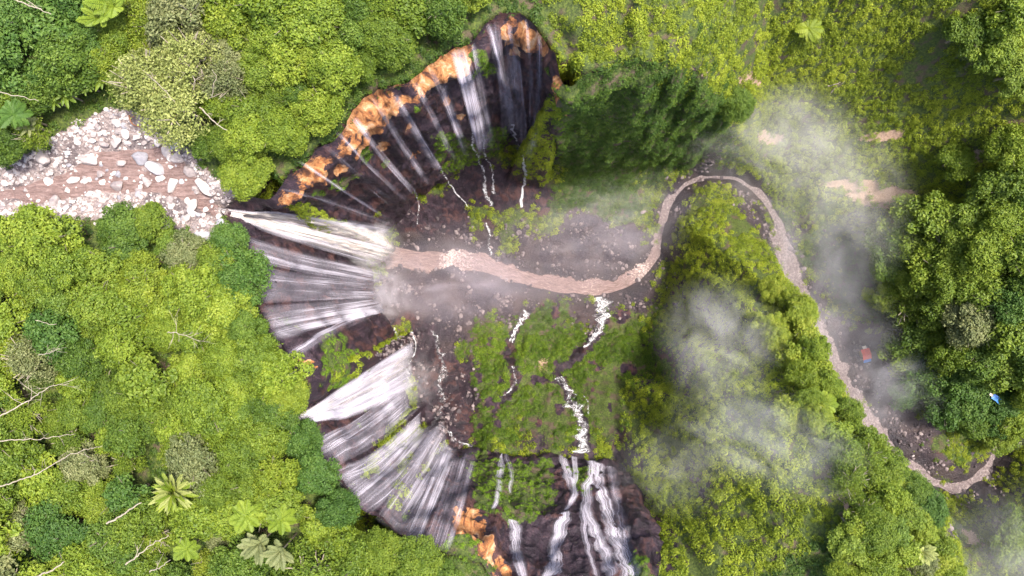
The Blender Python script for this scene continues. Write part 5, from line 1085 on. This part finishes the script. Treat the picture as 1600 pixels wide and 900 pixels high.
def shelter(u, v, label, w_, l_, main, end, rot, extra=None, up=0.0):
    z = 3.0
    p, _ = hit(u, v)
    root = link('shelter', None, None, (p.x, p.y, p.z + up)); root.rotation_euler = (0, 0, rot); tag(root, label, 'shelter')
    h = 2.1
    for sx in (-1, 1):
        for sy in (-1, 1):
            v_, f_ = tube(np.array([(sx * w_ * .46, sy * l_ * .46, -up - 0.6), (sx * w_ * .46, sy * l_ * .46, h)]), [0.06, 0.05], 6); link('pole', mesh_np('pole', v_, f_, [POLE], True), root)
    v_, f_ = sheet(-w_ / 2, w_ / 2, -l_ / 2, 0, h, h + 0.55); link('roof_sheet', mesh_np('roof_sheet', v_, f_, [main]), root)
    v_, f_ = sheet(-w_ / 2, w_ / 2, l_ / 2, 0, h, h + 0.55); link('roof_sheet', mesh_np('roof_sheet', v_, f_, [main]), root)
    v_, f_ = sheet(-w_ * 0.42, w_ * 0.46, -l_ / 2 - 1.1, -l_ / 2 + 0.1, h - 0.7, h - 0.06); link('awning', mesh_np('awning', v_, f_, [end]), root)
    v_, f_ = box((-w_ * .4, -l_ * .3, -0.2), (-w_ * .1, l_ * .3, 0.75)); link('counter', mesh_np('counter', v_, f_, [POLE]), root)
    if extra: v_, f_ = sheet(-w_ * .2, w_ * .25, l_ / 2 - 0.2, l_ / 2 + 0.9, h, h - 0.35); link('side_cloth', mesh_np('side_cloth', v_, f_, [extra]), root)
shelter(1347, 552, 'red tarpaulin shelter with blue awning on the canyon floor', 2.9, 3.6, RED, BLUE, 0.25, CREAM, 0.6)
shelter(1517, 614, 'small blue tarpaulin shelter among the canyon trees', 1.7, 2.8, BLUE, BLUE, 0.9, CREAM, 9.5)
shelter(1597, 646, 'pink shelter roof at the right edge of the canyon', 2.2, 3.0, PINK, PINK, 0.4, CREAM, 7.0)

# ------------------------------------------------------------------ drifting mist
def mist(u, v, z, rx, ry, rz, dens, label, seed, rot=0.0, col=(0.98, 0.95, 0.92), sharp=1.0, scale=1.9):
    import bmesh
    m = bpy.data.materials.new('mist_air'); m.use_nodes = True; n = m.node_tree.nodes; l = m.node_tree.links; n.remove(n['Principled BSDF'])
    pv = N(n, 'ShaderNodeVolumePrincipled'); pv.inputs['Color'].default_value = (*col, 1); pv.inputs['Anisotropy'].default_value = -0.3
    tc = N(n, 'ShaderNodeTexCoord'); gr = N(n, 'ShaderNodeTexGradient', gradient_type='SPHERICAL'); l.new(tc.outputs['Object'], gr.inputs[0])
    mp = N(n, 'ShaderNodeMapping'); mp.inputs['Location'].default_value = (seed * 3.3, seed * 1.7, seed); l.new(tc.outputs['Object'], mp.inputs[0])
    nz = noise_node(n, l, mp.outputs[0], scale, 5, 0.62, 1.2)
    s_ = mathn(n, l, 'MULTIPLY', maprange(n, l, gr.outputs[1], 0.0, 0.85), maprange(n, l, nz, 0.38, 0.74))
    l.new(mathn(n, l, 'MULTIPLY', s_, dens * 0.85), pv.inputs['Density']); l.new(pv.outputs[0], n['Material Output'].inputs['Volume'])
    bm = bmesh.new(); bmesh.ops.create_icosphere(bm, subdivisions=3, radius=1.0); me = bpy.data.meshes.new('mist'); bm.to_mesh(me); bm.free(); me.materials.append(m)
    o = link('mist', me, None, tuple(P(u, v, z))); o.scale = (rx, ry, rz); o.rotation_euler = (0, 0, rot); tag(o, label, None, None, 'stuff'); return o
mist(690, 440, 9, 36, 18, 12, 0.042, 'spray haze over the pool and gravel', 1, -0.05, (0.90, 0.82, 0.95))
mist(800, 430, 8, 62, 26, 9, 0.018, 'faint purple haze along the whole basin floor', 14, 0.0, (0.90, 0.82, 0.95), 1.0, 1.2)
mist(570, 384, 24, 14, 11, 18, 0.08, 'white spray round the foot of the cream jet', 11, 0.0, (0.97, 0.94, 0.95))
mist(598, 458, 10, 12, 13, 12, 0.085, 'purple-grey spray where the western curtains land', 13, 0.0, (0.94, 0.89, 0.97))
mist(640, 600, 22, 12, 12, 14, 0.06, 'spray round the foot of the white jet', 12, 0.0, (0.95, 0.92, 0.97))
mist(930, 350, 12, 44, 22, 12, 0.042, 'thin haze over the brown river', 2, 0.2, (0.90, 0.84, 0.94))
mist(1215, 225, 34, 34, 26, 14, 0.05, 'mist patch below the bright hillside', 3, -0.5)
mist(1128, 540, 72, 17, 20, 9, 0.065, 'dense mist on the left of the ridge', 4, 0.4)
mist(1205, 690, 96, 24, 12, 7, 0.065, 'mist drifting across the ridge crest', 5, -0.35)
mist(1060, 735, 80, 20, 13, 7, 0.03, 'thin mist above the bottom slope', 6, 0.1)
mist(1395, 590, 14, 28, 20, 10, 0.05, 'mist in the canyon by the red shelter', 7, 0.6, (0.93, 0.91, 0.97))
mist(1330, 310, 30, 22, 30, 10, 0.05, 'mist rising over the brown scar', 8, 0.3)
mist(1300, 440, 14, 32, 40, 12, 0.05, 'haze in the upper canyon', 9, 0.3, (0.93, 0.91, 0.97))
mist(1600, 880, 55, 30, 26, 9, 0.04, 'haze in the bottom right corner', 10, 0.2)
print('done', round(time.time() - T0, 1), len(bpy.data.objects))
